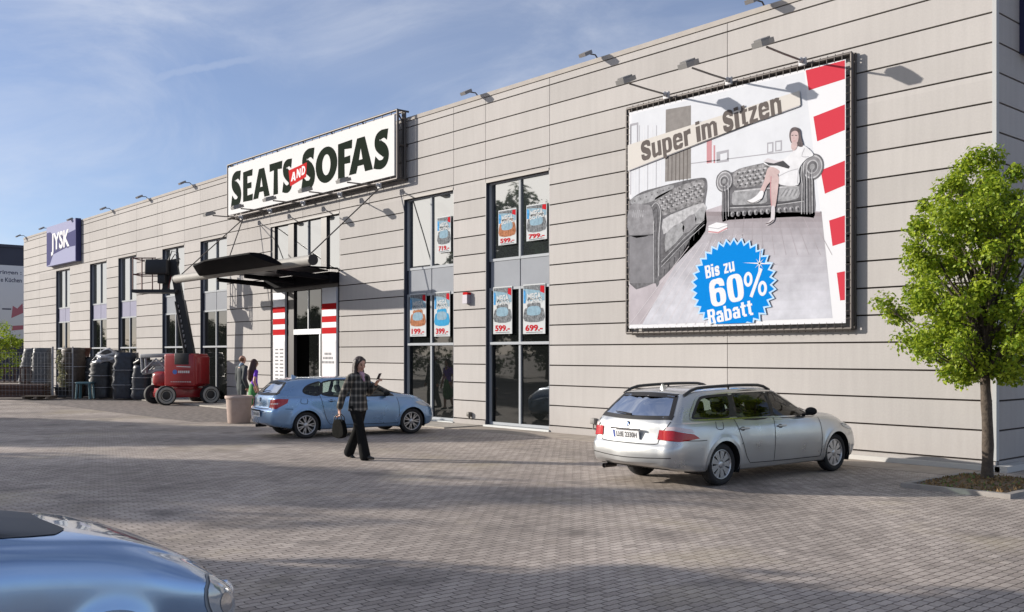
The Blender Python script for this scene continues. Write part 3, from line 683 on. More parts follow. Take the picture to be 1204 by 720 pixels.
# floor, rug and planks
a.poly(bl((120,590),(200,560),(300,415),(345,400),(572,418),(598,668),(120,684)), FL, 2)
L0, L1, R0, R1 = (300,418), (150,684), (572,420), (598,668)
def lp_(t, A_, B_): return (A_[0]+(B_[0]-A_[0])*t, A_[1]+(B_[1]-A_[1])*t)
for q in range(14):
    u0, u1 = (q/14)**1.25, ((q+1)/14)**1.25
    PM.append(print_mat('floor_tone_%d' % q, tuple(p_+(q_-p_)*(q/13)**.8 for p_, q_ in zip((.22,.195,.21),(.44,.45,.50))), .16, 3.5))
    a.poly(bl(lp_(u0,L0,L1), lp_(u0,R0,R1), lp_(u1,R0,R1), lp_(u1,L0,L1)), len(PM)-1, 3)
for k in range(12): a.line(bl((330+k*20,432),(300+k*27,520)), .010, FB, 4)
for k in range(9): a.line(bl((120+k*22,684),(260+k*16,500-k*4)), .012, PK, 4)
# curtains and frames
a.poly(bl((206,178),(265,168),(265,340),(204,348)), TA, 2)
for k in range(6): a.line(bl((212+k*9,255),(211+k*9,345)), .02, LT, 3)
for k in range(8): a.line(bl((124+k*10,215),(123+k*10,378)), .016, WH if k % 2 else LI, 2)
a.poly(bl((122,212),(141,208),(141,256),(122,262)), LI, 2); a.poly(bl((125,217),(138,214),(138,256),(125,260)), WA, 3)
for (x0,y0,x1,y1) in ((444,256,459,281),(463,252,479,277)):
    a.poly(bl((x0,y0),(x1,y0-2),(x1,y1-2),(x0,y1)), LI, 2); a.poly(bl((x0+3,y0+3),(x1-3,y0+2),(x1-3,y1-5),(x0+3,y1-3)), WA, 3)
a.poly(bl((302,252),(314,249),(314,303),(302,305)), RS, 2); a.poly(bl((318,262),(322,262),(322,304),(318,304)), RS, 2)
a.poly(bl((325,278),(354,272),(354,300),(325,304)), LI, 2); a.poly(bl((334,283),(350,279),(350,295),(334,298)), WA, 3)
a.line(bl((265,305),(545,270)), .02, LI, 2)
# left sofa, traced from the print (helpers turn print pixels into metres on the sheet)
def hp(x0, y0, k):
    def f(*pts): return [(lambda p: (p.x, p.z))(wall_at(x0+x/k, y0+y/k, .18)) for x, y in pts]
    return f
s5 = hp(735, 210, 6.0); s6 = hp(835, 170, 7.2); s7 = hp(830, 130, 4.8)
rs = random.Random(5)
a.poly(smoothc(s5((30,190),(40,150),(120,95),(260,55),(420,15),(540,-5),(575,10),(580,80),(566,180),(568,370),(420,540),(245,720),(200,740),(32,742)),3), LE, 3)
a.poly(smoothc(s5((38,165),(60,135),(200,85),(330,45),(330,80),(215,150),(150,175),(60,185)),3), LL, 4)
a.poly(smoothc(s5((210,160),(240,120),(420,40),(545,10),(560,60),(545,170),(420,205),(275,262),(255,225)),3), TU, 4)
for i in range(9):
    for jn in range(4):
        x = 250+i*34+(jn%2)*15; y = 150-i*13+jn*26-(jn%2)*4
        if y < 265-i*14:
            q = s5((x,y))[0]; a.poly(ell(q[0], q[1], .024, .020, 8), DK, 5); q = s5((x+9,y-9))[0]; a.poly(ell(q[0], q[1], .030, .018, 8), HI, 5)
for i in range(7): q = s5((70+i*40,160-i*15))[0]; a.poly(ell(q[0], q[1], .022, .018, 8), LE, 5)
a.poly(smoothc(s5((268,290),(400,225),(555,172),(560,250),(410,300),(290,385),(270,380)),2), HI, 5)
a.poly(smoothc(s5((290,385),(400,310),(412,395),(300,510),(285,505)),2), LL, 6); a.poly(smoothc(s5((414,300),(490,250),(500,330),(416,392)),2), LE2, 6); a.poly(smoothc(s5((500,245),(556,200),(560,285),(504,325)),2), LL, 6)
for k in (0, 16, 34): a.line(s5((258,590+k),(410,430+k),(562,290+k)), .012, HI if k != 16 else DK, 7)
for i in range(8): a.line(s5((280+i*35,640-i*42),(275+i*35,690-i*42)), .012, DK, 6)
a.poly(smoothc(s5((32,195),(140,185),(185,200),(205,290),(200,390),(34,405)),3), LE2, 6)
for i in range(6): a.line(s5((60+i*14,225),(56+i*14,275)), .014, HI, 7)
a.poly(s5((33,405),(200,398),(205,738),(33,740)), LE3, 6); a.line(s5((34,405),(200,398)), .018, DK, 7); a.line(s5((202,300),(205,735)), .016, HI, 7)
a.poly(smoothc(s5((205,170),(245,185),(258,260),(250,420),(246,700),(215,735),(208,300)),3), LE, 6)
a.line(smoothc(s5((190,200),(215,172),(240,190),(252,255),(240,420),(238,690)),4,False), .020, HI, 7); a.line(smoothc(s5((200,230),(222,205),(232,260),(224,450),(222,700)),4,False), .014, DK, 7)
# right sofa
a.poly(smoothc(s6((55,330),(62,262),(110,238),(190,236),(250,205),(400,168),(620,130),(760,125),(830,98),(925,125),(945,190),(905,275),(880,300),(888,600),(760,612),(160,640),(120,680),(98,600),(100,390)),3), LE, 3)
a.poly(smoothc(s6((190,262),(260,205),(420,170),(560,160),(600,200),(590,300),(430,345),(225,365)),3), TU, 4)
for i in range(8):
    for jn in range(4):
        q = s6((235+i*44+(jn%2)*20, 250-i*7+jn*33))[0]; a.poly(ell(q[0], q[1], .024, .020, 8), DK, 5); q = s6((249+i*44+(jn%2)*20, 237-i*7+jn*33))[0]; a.poly(ell(q[0], q[1], .034, .020, 8), HI, 5)
a.poly(smoothc(s6((205,400),(330,378),(470,372),(480,440),(470,495),(320,508),(195,510),(190,440)),3), LL, 5); a.poly(smoothc(s6((580,365),(740,350),(755,380),(745,455),(570,480)),2), LL, 5)
for i in range(8): a.line(s6((600+i*18,440),(640+i*16,380)), .012, HI if i % 2 else LE, 6)
a.line(s6((205,398),(420,378),(740,352)), .026, HI, 6)
a.line(s6((165,522),(480,512),(800,468)), .020, DK, 6); a.line(s6((165,538),(480,526),(800,480)), .014, HI, 6)
for i in range(12):
    q = s6((190+i*50,590-i*4.2))[0]; a.poly(ell(q[0], q[1], .050, .058, 12), LE2, 6); a.poly(ell(q[0]+.02, q[1]-.01, .020, .034, 8), DK, 7); a.poly(ell(q[0]-.025, q[1]+.02, .014, .028, 8), HI, 7)
for (cx, cy, s) in ((122,312,1.0),(868,190,1.12)):
    q = s6((cx,cy))[0]
    for rr2, mi in ((.215,LE),(.19,HI),(.165,LE2),(.115,HI),(.095,LE),(.05,LL)): a.poly(ell(q[0], q[1], rr2*s, rr2*s*1.05), mi, 7+int((.22-rr2)*40))
for x, y0, y1 in ((112,330,640),(136,335,630),(158,300,610),(800,210,590),(822,200,592),(848,215,590),(866,215,585)): a.line(s6((x,y0),(x+2,y1)), .016, HI if (x//2) % 2 else LE2, 14)
a.line(s6((778,150),(772,260),(782,340),(776,590)), .018, HI, 8)
# the seated reader, book and books on the floor
a.poly(smoothc(s7((330,300),(352,282),(440,275),(500,225),(520,205),(560,200),(610,250),(570,275),(530,330),(524,420),(420,418),(415,370),(400,335)),4), GO, 15)
a.line(smoothc(s7((560,215),(545,260),(585,262)),3,False), .012, LI, 16); a.line(smoothc(s7((525,335),(520,415)),3,False), .014, LI, 16); a.line(smoothc(s7((415,372),(470,345),(524,330)),3,False), .012, LI, 16)
a.poly(smoothc(s7((474,135),(484,104),(510,95),(534,112),(540,150),(552,200),(530,206),(515,190),(490,188),(478,170)),4), HA, 16)
a.poly(smoothc(s7((483,140),(490,122),(510,116),(524,128),(526,160),(518,184),(504,194),(490,184),(484,165)),4), SK, 17)
a.line(s7((487,143),(498,141)), .014, HA, 18); a.line(s7((507,141),(519,143)), .014, HA, 18); a.line(s7((494,174),(510,173)), .012, RS, 18); a.line(s7((501,150),(500,163)), .009, RS, 18)
a.poly(smoothc(s7((488,185),(505,178),(520,190),(515,215),(500,228),(486,215)),3), SK, 19)
a.poly(s7((330,290),(385,300),(440,285),(478,318),(470,330),(405,312),(360,312)), DK, 17); a.poly(s7((330,288),(352,270),(400,285),(440,284),(388,300)), PK, 18)
a.poly(smoothc(s7((352,330),(385,322),(420,345),(400,372),(352,420),(330,462),(310,452),(330,405)),4), SK, 16)
a.poly(smoothc(s7((372,362),(392,355),(414,375),(412,430),(395,545),(374,545),(370,450)),4), SK, 17); a.line(smoothc(s7((372,372),(368,450),(374,540)),3,False), .02, RS, 18)
a.poly(smoothc(s7((312,455),(330,462),(318,500),(290,520),(262,522),(236,512),(262,500),(290,480)),4), WH, 18); a.line(smoothc(s7((236,512),(270,523),(318,500)),3,False), .012, LT, 19)
a.poly(smoothc(s7((374,545),(392,545),(392,600),(384,628),(350,648),(342,640),(368,615)),4), PK, 18); a.line(s7((342,642),(368,634),(386,618)), .022, HA, 19)
a.poly(s7((15,652),(60,632),(122,640),(122,672),(70,695),(15,692)), WH, 5); a.line(s7((15,684),(70,690),(122,664)), .030, RS, 6); a.line(s7((15,660),(70,668),(122,648)), .012, LI, 6)
# slanted strip with the slogan
a.poly(bl((118,262),(522,134),(524,168),(118,322)), ST, 20)
a.line(bl((118,323),(400,214),(522,170)), .018, LI, 20)
# red dashes down the right edge
for q in (((535,86),(627,62),(627,106),(542,133)), ((553,195),(627,166),(627,226),(562,253)), ((570,321),(627,298),(627,356),(580,376)), ((590,439),(627,427),(627,490),(598,499)), ((608,562),(627,558),(627,626),(616,627))): a.poly(bl(*q), RD, 3)
a.poly([EL[1],(PX1,PZ1),(PX1,PZ0),EL[2]], WH, 2)
# badge
bc = (-5.16, 3.36); lim = PZ0+.05
def star(r0, r1, n=34):
    pts = []
    for k in range(2*n):
        r_ = r0 if k % 2 == 0 else r1; t = math.pi*k/n + .05
        pts.append((bc[0]+r_*1.06*math.cos(t), max(lim, bc[1]+r_*.97*math.sin(t))))
    out = [pts[0]]
    for p in pts[1:]:
        if (Vector(p)-Vector(out[-1])).length > .004: out.append(p)
    return out
a.poly(star(1.01,.90), BE, 20); a.poly(star(.955,.845), BL, 21)
on_bb(a.build('printed_sheet', PM))
def tz(x, y): return bz(x, y)
a = Art(.18); sl = math.atan2(7.08-6.69, 3.62)*1.0
q0 = bz(150,278); q1 = bz(480,160)
sl = math.atan2(q1[1]-q0[1], q1[0]-q0[0])
def along(px0, px1, zoff=0):     # a word between two pixels of the slogan line
    u0 = q0[0]+(bz(px0,240)[0]-q0[0]); u1 = bz(px1,240)[0]; xm = (u0+u1)/2
    return xm, q0[1]+(xm-q0[0])*math.tan(sl), (u1-u0)
for wtxt, p0, p1, h in (('Super',148,268,.50),('im',278,328,.43),('Sitzen',340,480,.47)):
    xm, zm, wd = along(p0, p1)
    heavy(a, wtxt, xm, zm, wd*.98, .44, LT, 21, sl)
br = R(9)
heavy(a, 'Bis zu', bz(334,552)[0], bz(334,552)[1], .74, .27, WH, 22, br)
x6, z6 = bz(350,603)
heavy(a, '60', x6, z6, .84, .57, WH, 22, br)
px_, pz_ = bz(418,588)
a.poly(ell(px_-.17,pz_+.10,.105,.15), WH, 22, [ell(px_-.17,pz_+.10,.042,.085)]); a.poly(ell(px_+.17,pz_-.10,.105,.15), WH, 22, [ell(px_+.17,pz_-.10,.042,.085)])
a.line([(px_-.10,pz_-.26),(px_+.14,pz_+.30)], .075, WH, 23)
heavy(a, 'Rabatt', bz(358,655)[0], bz(358,655)[1], 1.12, .31, WH, 22, br)
sx_, sz_ = bz(428,540)
for ang, ln, wd in ((R(85),.42,.03),(R(-6),.40,.03),(R(40),.14,.02),(R(-50),.14,.02)):
    c, s = math.cos(ang), math.sin(ang)
    a.poly([(sx_-ln*c,sz_-ln*s),(sx_+wd*s/2,sz_-wd*c/2),(sx_+ln*c,sz_+ln*s),(sx_-wd*s/2,sz_+wd*c/2)], WH, 24)
on_bb(a.build('lettering', PM))
# ---- price posters in the two right-hand window bays
PMAT = [mat('poster_white',(0.47,0.49,0.50),0.85,spec=.06), mat('poster_red',(0.40,0.012,0.02),0.85,spec=.06), mat('poster_blue',(0.06,0.25,0.50),0.85,spec=.06,var=.5,scale=14), mat('poster_grey',(0.14,0.15,0.16),0.85,spec=.06,var=.9,scale=16), mat('poster_sky',(0.20,0.30,0.37),0.85,spec=.06,var=.3,scale=9), mat('poster_brown',(0.30,0.13,0.07),0.85,spec=.06,var=.7,scale=13), mat('poster_cyan',(0.04,0.25,0.45),0.85,spec=.06,var=.2,scale=9), mat('poster_ink',(0.06,0.07,0.09),0.85,spec=.06)]
def poster(x0, x1, z0, z1, price, label, sofa, heading=True):
    cx = (x0+x1)/2; wd = x1-x0; h = z1-z0
    t = thing('price_poster', label, 'poster', (cx,YG-.075,z0), 0, 'price posters in the shop windows')
    g = MB(); g.box((-wd/2,0,0),(wd/2,.012,h)); g.build('sheet', PMAT[0], t)
    rq = random.Random(int(x0*100)+int(z0*10))
    a = Art(0.002)
    a.poly([(-wd/2+.02,h*.66),(wd/2-.02,h*.66),(wd/2-.02,h-.03),(-wd/2+.02,h-.03)], 4, 0)
    a.poly([(-wd/2+.02,h*.92),(wd/2-.02,h*.84),(wd/2-.02,h-.03),(-wd/2+.02,h-.03)], 3, 1)
    a.poly([(-wd/2+.02,h*.62),(-wd/2+.10,h*.62),(-wd/2+.10,h*.86),(-wd/2+.02,h*.90)], 2, 2); a.poly([(wd*.28,h*.84),(wd*.47,h*.80),(wd*.47,h*.95),(wd*.30,h*.96)], 1, 2)
    y0 = h*.26
    a.poly(smoothc([(-wd*.42,y0),(-wd*.42,y0+.30),(-wd*.30,y0+.34),(-wd*.28,y0+.44),(wd*.24,y0+.46),(wd*.30,y0+.33),(wd*.42,y0+.30),(wd*.42,y0)],3), sofa, 2)
    a.poly(smoothc([(-wd*.28,y0+.16),(wd*.26,y0+.16),(wd*.24,y0+.36),(-wd*.24,y0+.36)],3), 4 if sofa != 4 else 3, 3)
    a.build('picture', PMAT, t)
    a = Art(0.002)
    if heading:
        a.text('MEGA', wd*.02, h*.755, 1, 0, 5, rot=R(4), width=wd*.62, height=.17, bold=.04); a.text('SOFAS', wd*.02, h*.665, 1, 0, 5, rot=R(4), width=wd*.72, height=.13, bold=.03)
    a.text(price, 0, h*.12, 1, 1, 3, width=wd*.78, height=h*.13, bold=.035)
    a.line([(-wd*.36,h*.03),(wd*.38,h*.035)], .012, 7, 3)
    a.build('lettering', PMAT, t)
    return t
# pixel corners of each poster -> metres
def pz(px, pt, pb): 
    a_ = wall_at(px, pt, -YG+.075); b_ = wall_at(px, pb, -YG+.075); return a_.x, b_.z, a_.z
for (xl, xr, top, bot, price, lab, sofa) in (
    (482,501,346,396,'199.-','lower left price poster in the bay nearest the canopy, brown sofa and red price','brown'),
    (510.5,529,344,396,'399.-','lower right price poster in the bay nearest the canopy, cyan sofa and red price 399','cyan'),
    (514,530,256,298,'719.-','upper price poster in the bay nearest the canopy, washed out by reflections','grey'),
    (580,602,338,393,'599.-','lower left price poster in the bay nearest the silver estate, red price 599','grey'),
    (615,641,335,393,'699.-','lower right price poster in the bay nearest the silver estate, red price 699','grey'),
    (586,607,248,289,'599.-','upper left price poster in the bay nearest the silver estate, partly lost in reflections','brown'),
    (619,643,242,284,'799.-','upper right price poster in the bay nearest the silver estate, red price 799','grey')):
    x0, zb, zt = pz(xl, top, bot); x1 = pz(xr, top, bot)[0]
    poster(x0, x1, zb, zt, price, lab, {'brown':5,'cyan':6,'grey':3}[sofa])
# ---- entrance canopy: pipe beam, dark wing, brackets and tie rods
cn = thing('entrance_canopy', 'dark steel wing canopy with a pale round beam and tie rods over the entrance', 'canopy', (-23.2,0,4.7))
def on_cn(o): o.parent = cn; o.location = Vector(o.location) - Vector((-23.2,0,4.7)); return o
PY, PZ_ = -2.15, 4.74
g = MB(); g.tube([(-28.85,PY,PZ_),(-18.75,PY,PZ_)], .155, 20); on_cn(g.build('beam', mat('pipe_pale', (0.27,0.26,0.24), 0.7, 0.0, var=.1, scale=2)))
g = MB(); g.tube([(-18.765,PY,PZ_),(-18.72,PY,PZ_)], .165, 20); g.tube([(-28.88,PY,PZ_),(-28.835,PY,PZ_)], .165, 20); on_cn(g.build('end_plate', mat('plate_black', (0.015,0.015,0.018), 0.5)))
WM = mat('wing_black', (0.007,0.007,0.009), 0.75, spec=.06)
g = MB()
def wing(xs, zf, zr):     # lens-shaped slab between the front edge and the pipe
    n = 9
    for i in range(n):
        t = i/(n-1)
    ring = []
    for x, y0, zz in xs:
        pts = []
        for k in range(7):
            t = k/6; y = y0 + (PY-.17-y0)*t; z = zz + (PZ_+.0-zz)*t; pts.append((x,y,z+.10*math.sin(math.pi*t)))
        for k in range(7):
            t = 1-k/6; y = y0 + (PY-.17-y0)*t; z = zz + (PZ_+.0-zz)*t; pts.append((x,y,z-.05-.05*math.sin(math.pi*t)))
        ring.append(pts)
    m = 14; vs = [p for r_ in ring for p in r_]
    fs = [(i*m+k, i*m+(k+1)%m, (i+1)*m+(k+1)%m, (i+1)*m+k) for i in range(len(ring)-1) for k in range(m)]
    fs += [tuple(range(m))[::-1], tuple(range((len(ring)-1)*m, len(ring)*m))]
    g.add(vs, fs, 0, True)
wing([(-26.2,-2.5,4.86),(-25.0,-3.15,4.95),(-23.5,-3.4,5.0),(-21.6,-3.42,5.0),(-20.35,-3.38,5.0)], 0, 0)
o = on_cn(g.build('wing', WM)); smooth_edge(o, 40)
for x in (-25.3,-23.2,-20.95):
    g = MB(); g.tube([(x,.02,4.42),(x,PY,4.52)], [.10,.07], 8); on_cn(g.build('bracket_beam', WM))
    g = MB(); g.tube([(x,.02,4.75),(x,PY,PZ_)], .035, 6); on_cn(g.build('brace', WM))
g = MB(); g.box((-25.4,-.35,4.28),(-20.82,.0,4.62)); on_cn(g.build('fascia', WM))
g = MB(); g.add([(-25.4,-.36,4.66),(-20.82,-.36,4.66),(-20.82,PY+.1,4.84),(-25.4,PY+.1,4.84)], [(0,1,2,3)]); g.add([(-25.4,-.36,4.64),(-20.82,-.36,4.64),(-20.82,PY+.1,4.82),(-25.4,PY+.1,4.82)], [(3,2,1,0)])
on_cn(g.build('roof_glass', mat('smoked_sheet', (0.02,0.02,0.025), 0.3)))
for xs, xp, yp, zp in ((-26.93,-28.4,PY,PZ_+.14),(-17.83,-19.0,PY,PZ_+.14),(-26.93,-24.6,PY,PZ_+.2)):
    g = MB(); g.tube([(xs,-.42,6.93),(xp,yp,zp)], .021, 6); on_cn(g.build('tie_rod', DSTEEL))
# ---- neighbour's hoarding (faces right)
hb = thing('hoarding', 'white advertising hoarding with dark words on the navy neighbour building at the left edge', 'sign', (-69.92,-3,3.0))
g = MB(); g.box((-.05,3.7,0),(.0,7.6,5.3)); g.build('board', mat('hoarding_white', (0.56,0.58,0.62), 0.5), hb)
def htext(mb, txt, yc, z, wd, ht, mi):
    vs, fs = text_mesh(txt, 1, bold=.02); xs = [v[0] for v in vs]; zs = [v[1] for v in vs]
    mb.add([(.004, yc+(v[0]-(min(xs)+max(xs))/2)*wd/(max(xs)-min(xs)), z+(v[1]-(min(zs)+max(zs))/2)*ht/(max(zs)-min(zs))) for v in vs], fs, mi)
hbm = MB(); htext(hbm, 'ringen :', 5.46, 4.75, 1.45, .36, 0); htext(hbm, 'e Küchen', 5.5, 4.25, 1.40, .32, 0)
hbm.box((.002,4.9,2.1),(.006,5.5,2.2)); hbm.build('lettering', mat('navy_ink', (0.02,0.03,0.08), 0.5), hb)
hbm = MB(); hbm.add([(.004,5.5,1.5),(.004,6.3,1.9),(.004,6.25,2.6),(.004,5.9,2.2),(.004,5.6,2.4)], [(0,1,2,3,4)]); hbm.add([(.004,5.5,.6),(.004,6.3,.7),(.004,6.3,1.0),(.004,5.6,.95)], [(0,1,2,3)]); hbm.build('motif', mat('motif_red', (0.35,0.10,0.14), 0.5), hb)
# ------------------------------------------------------------------ cars
def pchip(xs, ys):
    xs = np.array(xs, float); ys = np.array(ys, float)
    o = np.argsort(xs); xs = xs[o]; ys = ys[o]
    h = np.diff(xs); d = np.diff(ys)/h; m = np.zeros_like(xs); m[0] = d[0]; m[-1] = d[-1]
    for i in range(1, len(xs)-1):
        if d[i-1]*d[i] > 0:
            w1, w2 = 2*h[i]+h[i-1], h[i]+2*h[i-1]; m[i] = (w1+w2)/(w1/d[i-1]+w2/d[i])
    def f(x):
        x = np.clip(x, xs[0], xs[-1]); i = np.clip(np.searchsorted(xs, x)-1, 0, len(h)-1)
        t = (x-xs[i])/h[i]; t2 = t*t; t3 = t2*t
        return (2*t3-3*t2+1)*ys[i]+(t3-2*t2+t)*h[i]*m[i]+(-2*t3+3*t2)*ys[i+1]+(t3-t2)*h[i]*m[i+1]
    return f
class CarBody:
    def __init__(s, sp):
        s.sp = sp; K = {k: pchip([p[0] for p in v], [p[1] for p in v]) for k, v in sp['keys'].items()}
        xr, xf = sp['xr'], sp['xf']; NX = sp.get('nx', 230); rr_, rf_ = sp.get('rr', .16), sp.get('rf', .22)
        sub = 7
        sts = []                                  # (x, inset, q)
        nc = 9
        for k in range(nc): sts.append((xr - sp.get('bulge_r', .05)*(1-(k/nc)**2), rr_, k/nc))
        for k in range(8): a = R(90)*k/8; sts.append((xr + rr_*(1-math.cos(a)), rr_*(1-math.sin(a)), 1))
        for x in np.linspace(xr+rr_, xf-rf_, NX): sts.append((float(x), 0, 1))
        for k in range(1, 9): a = R(90)*k/8; sts.append((xf - rf_*(1-math.sin(a)), rf_*(1-math.cos(a)), 1))
        for k in range(nc-1, -1, -1): sts.append((xf + sp.get('bulge_f', .12)*(1-(k/nc)**2), rf_, k/nc))
        rows = []
        for (x, ins, q) in sts:
            xc = min(max(x, xr), xf)
            zt = float(K['zt'](xc)); zb = float(K['zb'](xc)); wb = float(K['wb'](xc)); wr = float(K['wr'](xc)); zre = float(K['zre'](xc)); zu = float(K['zu'](xc)); wg = float(K['wg'](xc)) if 'wg' in K else .93*wb
            kz = ins*sp.get('kz', .55)
            cp = [(0,zu),(.62*wb,zu),(.90*wb,zu+.015),(.965*wb,zu+.08),(.985*wb,zu+.17),(1.0*wb,zb*.56),(1.0*wb,zb*.70),(.985*wb,zb*.86),(.962*wb,zb-.045),(wg,zb),
                  (wg+(wr-wg)*.50+.012,zb+(zre-zb)*.52),(wr,zre),(wr*.90,zre+(zt-zre)*.52),(wr*.55,zt-(zt-zre)*.16),(0,zt)]
            pts = smoothc(cp, sub, False); out = []
            zm = (zu+zt)/2
            for (y, z) in pts:
                y2 = max(0, y - ins*min(1, y/.3))*q; z2 = z
                if ins > 0:
                    if z > zt-.2: z2 = z - kz*max(0,(z-(zt-.2))/.2)
                    if z < zu+.12: z2 = z + ins*.35*max(0,((zu+.12)-z)/.12)
                out.append((x, y2, z2))
            rows.append(out)
        A = np.array(rows)                       # stations x rows x 3
        # lean the tail and the nose: shear in x by height
        dr = pchip([p[0] for p in sp['tail']], [p[1] for p in sp['tail']]); df = pchip([p[0] for p in sp['nose']], [p[1] for p in sp['nose']])
        Lr, Lf = sp.get('lr', .9), sp.get('lf', .7)
        X = A[:,:,0]; Z = A[:,:,2]
        tr_ = np.clip(1-(X-xr)/Lr, 0, 1); tf_ = np.clip(1-(xf-X)/Lf, 0, 1)
        A[:,:,0] = X + tr_**1.3*dr(Z) - tf_**1.5*df(Z)
        # plan curve of the flanks near wheel arches: small flare
        for (wx, wz, wrad) in ((sp['ax_r'], sp['tr'], sp['arch']), (sp['ax_f'], sp['tr'], sp['arch'])):
            d = np.hypot(A[:,:,0]-wx, A[:,:,2]-wz); fl = np.exp(-((d-wrad)/.07)**2)*.016*(A[:,:,1] > .5)*(d > wrad-.12)
            A[:,:,1] += fl
        s.A = A; ns, nr, _ = A.shape; s.ns, s.nr = ns, nr
        v = [tuple(p) for p in A.reshape(-1,3)]; v += [(p[0],-p[1],p[2]) for p in v]
        off = ns*nr; f = []
        for i in range(ns-1):
            for k in range(nr-1):
                a, b, c, d = i*nr+k, (i+1)*nr+k, (i+1)*nr+k+1, i*nr+k+1
                f.append((a,d,c,b)); f.append((a+off,b+off,c+off,d+off))
        s.v, s.f = v, f
        s.bvh = BVHTree.FromPolygons(v, f)
    def hit(s, o, d):
        h, n, _, _ = s.bvh.ray_cast(Vector(o), Vector(d), 20)
        if h is None: return None
        d = Vector(d)
        if n.dot(d) > 0: n = -n
        return h, n
    # directions: 'L'/'R' flank, 'B' rear, 'F' front, 'T' top; 2-D coords (x,z), (y,z), (x,y)
    def proj(s, u, v_, D):
        if D == 'L': return s.hit((u, 4, v_), (0,-1,0))
        if D == 'R': return s.hit((u,-4, v_), (0,1,0))
        if D == 'B': return s.hit((-6, u, v_), (1,0,0))
        if D == 'F': return s.hit((6, u, v_), (-1,0,0))
        if D == 'T': return s.hit((u, v_, 6), (0,0,-1))
        if D in ('BL','BR'):            # diagonal from the rear corner; u is distance along the corner
            sg_ = 1 if D == 'BL' else -1; dv = Vector((1,-sg_,0)).normalized(); ax = Vector((1,sg_,0)).normalized()
            return s.hit(Vector((0,0,v_)) + ax*u - dv*6, dv)
        if D in ('FL','FR'):
            sg_ = 1 if D == 'FL' else -1; dv = Vector((-1,-sg_,0)).normalized(); ax = Vector((-1,sg_,0)).normalized()
            return s.hit(Vector((0,0,v_)) + ax*u - dv*6, dv)
def car_patch(mb, body, poly, D, off=.004, grid=.05, mi=0, tilt=None):
    xs = [p[0] for p in poly]; zs = [p[1] for p in poly]
    per = []
    for i in range(len(poly)):
        a, b = Vector(poly[i]), Vector(poly[(i+1) % len(poly)]); n = max(1, int((b-a).length/grid))
        for k in range(n): per.append(a+(b-a)*k/n)
    n = len(per); vs = list(per); lp = [tuple(p) for p in per]
    x = min(xs)+grid*.5
    while x < max(xs):
        z = min(zs)+grid*.5
        while z < max(zs):
            if pip((x,z), lp) and min((Vector((x,z))-q).length for q in per) > grid*.35: vs.append(Vector((x,z)))
            z += grid
        x += grid
    rv, re, rf, *_ = delaunay_2d_cdt(vs, [(i,(i+1) % n) for i in range(n)], [], 0, 1e-6)
    rf = [f for f in rf if pip(tuple(sum((rv[i] for i in f), Vector((0,0)))/len(f)), lp)]
    P = []; last = None
    for q in rv:
        h = body.proj(q.x, q.y, D)
        P.append(None if h is None else tuple(h[0]+h[1]*off))
    keep = [f for f in rf if all(P[i] is not None for i in f)]
    mb.add([p or (0,0,0) for p in P], [list(f) for f in keep], mi, True)
def car_strip(mb, body, pts, D, wd, off=.004, mi=0, closed=False, step=.04):
    pp = [Vector(p) for p in pts]
    if closed: pp = pp + [pp[0]]
    q = []
    for a, b in zip(pp[:-1], pp[1:]):
        n = max(1, int((b-a).length/step))
        for k in range(n): q.append(a+(b-a)*k/n)
    if not closed: q.append(pp[-1])
    n = len(q); vs, fs = [], []; ok = []
    for i, p in enumerate(q):
        a = q[(i-1) % n] if closed else q[max(i-1,0)]; b = q[(i+1) % n] if closed else q[min(i+1,n-1)]
        d = (b-a); d = d.normalized() if d.length > 0 else Vector((1,0)); nn = Vector((-d.y, d.x))*wd/2
        row = []
        for r_ in (p+nn, p-nn):
            h = body.proj(r_.x, r_.y, D); row.append(None if h is None else tuple(h[0]+h[1]*off))
        ok.append(all(row)); vs += [r_ or (0,0,0) for r_ in row]
    for i in range(n if closed else n-1):
        j = (i+1) % n
        if ok[i] and ok[j]: fs.append((2*i,2*i+1,2*j+1,2*j))
    mb.add(vs, fs, mi, True)
def paint_material(name, col, metal, rough):
    m = mat(name, col, rough, metal, coat=1.0)
    t = m.node_tree; b = t.nodes['Principled BSDF']
    co = node(m, 'ShaderNodeTexCoord'); n = node(m, 'ShaderNodeTexNoise'); n.inputs['Scale'].default_value = 3.0; n.inputs['Detail'].default_value = 5
    t.links.new(co.outputs['Object'], n.inputs['Vector'])
    mr = node(m, 'ShaderNodeMapRange'); mr.inputs[1].default_value = .3; mr.inputs[2].default_value = .7; mr.inputs[3].default_value = rough-.04; mr.inputs[4].default_value = rough+.08
    t.links.new(n.outputs[0], mr.inputs[0]); t.links.new(mr.outputs[0], b.inputs['Roughness'])
    return m
def car_glass():
    if 'car_glass' in MATS: return MATS['car_glass']
    m = bpy.data.materials.new('car_glass'); m.use_nodes = True; MATS['car_glass'] = m
    t = m.node_tree; t.nodes.remove(t.nodes['Principled BSDF']); out = t.nodes['Material Output']
    tr_ = node(m, 'ShaderNodeBsdfTransparent'); tr_.inputs[0].default_value = (.50,.58,.55,1)
    gl = node(m, 'ShaderNodeBsdfGlossy'); gl.inputs['Roughness'].default_value = .015
    fr = node(m, 'ShaderNodeFresnel'); fr.inputs[0].default_value = 1.6
    mx = node(m, 'ShaderNodeMixShader'); t.links.new(fr.outputs[0], mx.inputs[0]); t.links.new(tr_.outputs[0], mx.inputs[1]); t.links.new(gl.outputs[0], mx.inputs[2]); t.links.new(mx.outputs[0], out.inputs[0])
    return m
TYRE = mat('tyre_rubber', (0.018,0.018,0.019), 0.8, bump=.15, scale=40); RIM = mat('alloy_rim', (0.50,0.50,0.51), 0.32, 0.85); BLKP = mat('black_plastic', (0.014,0.014,0.015), 0.75, spec=.2); CAB = mat('cabin_dark', (0.022,0.022,0.024), 0.8)
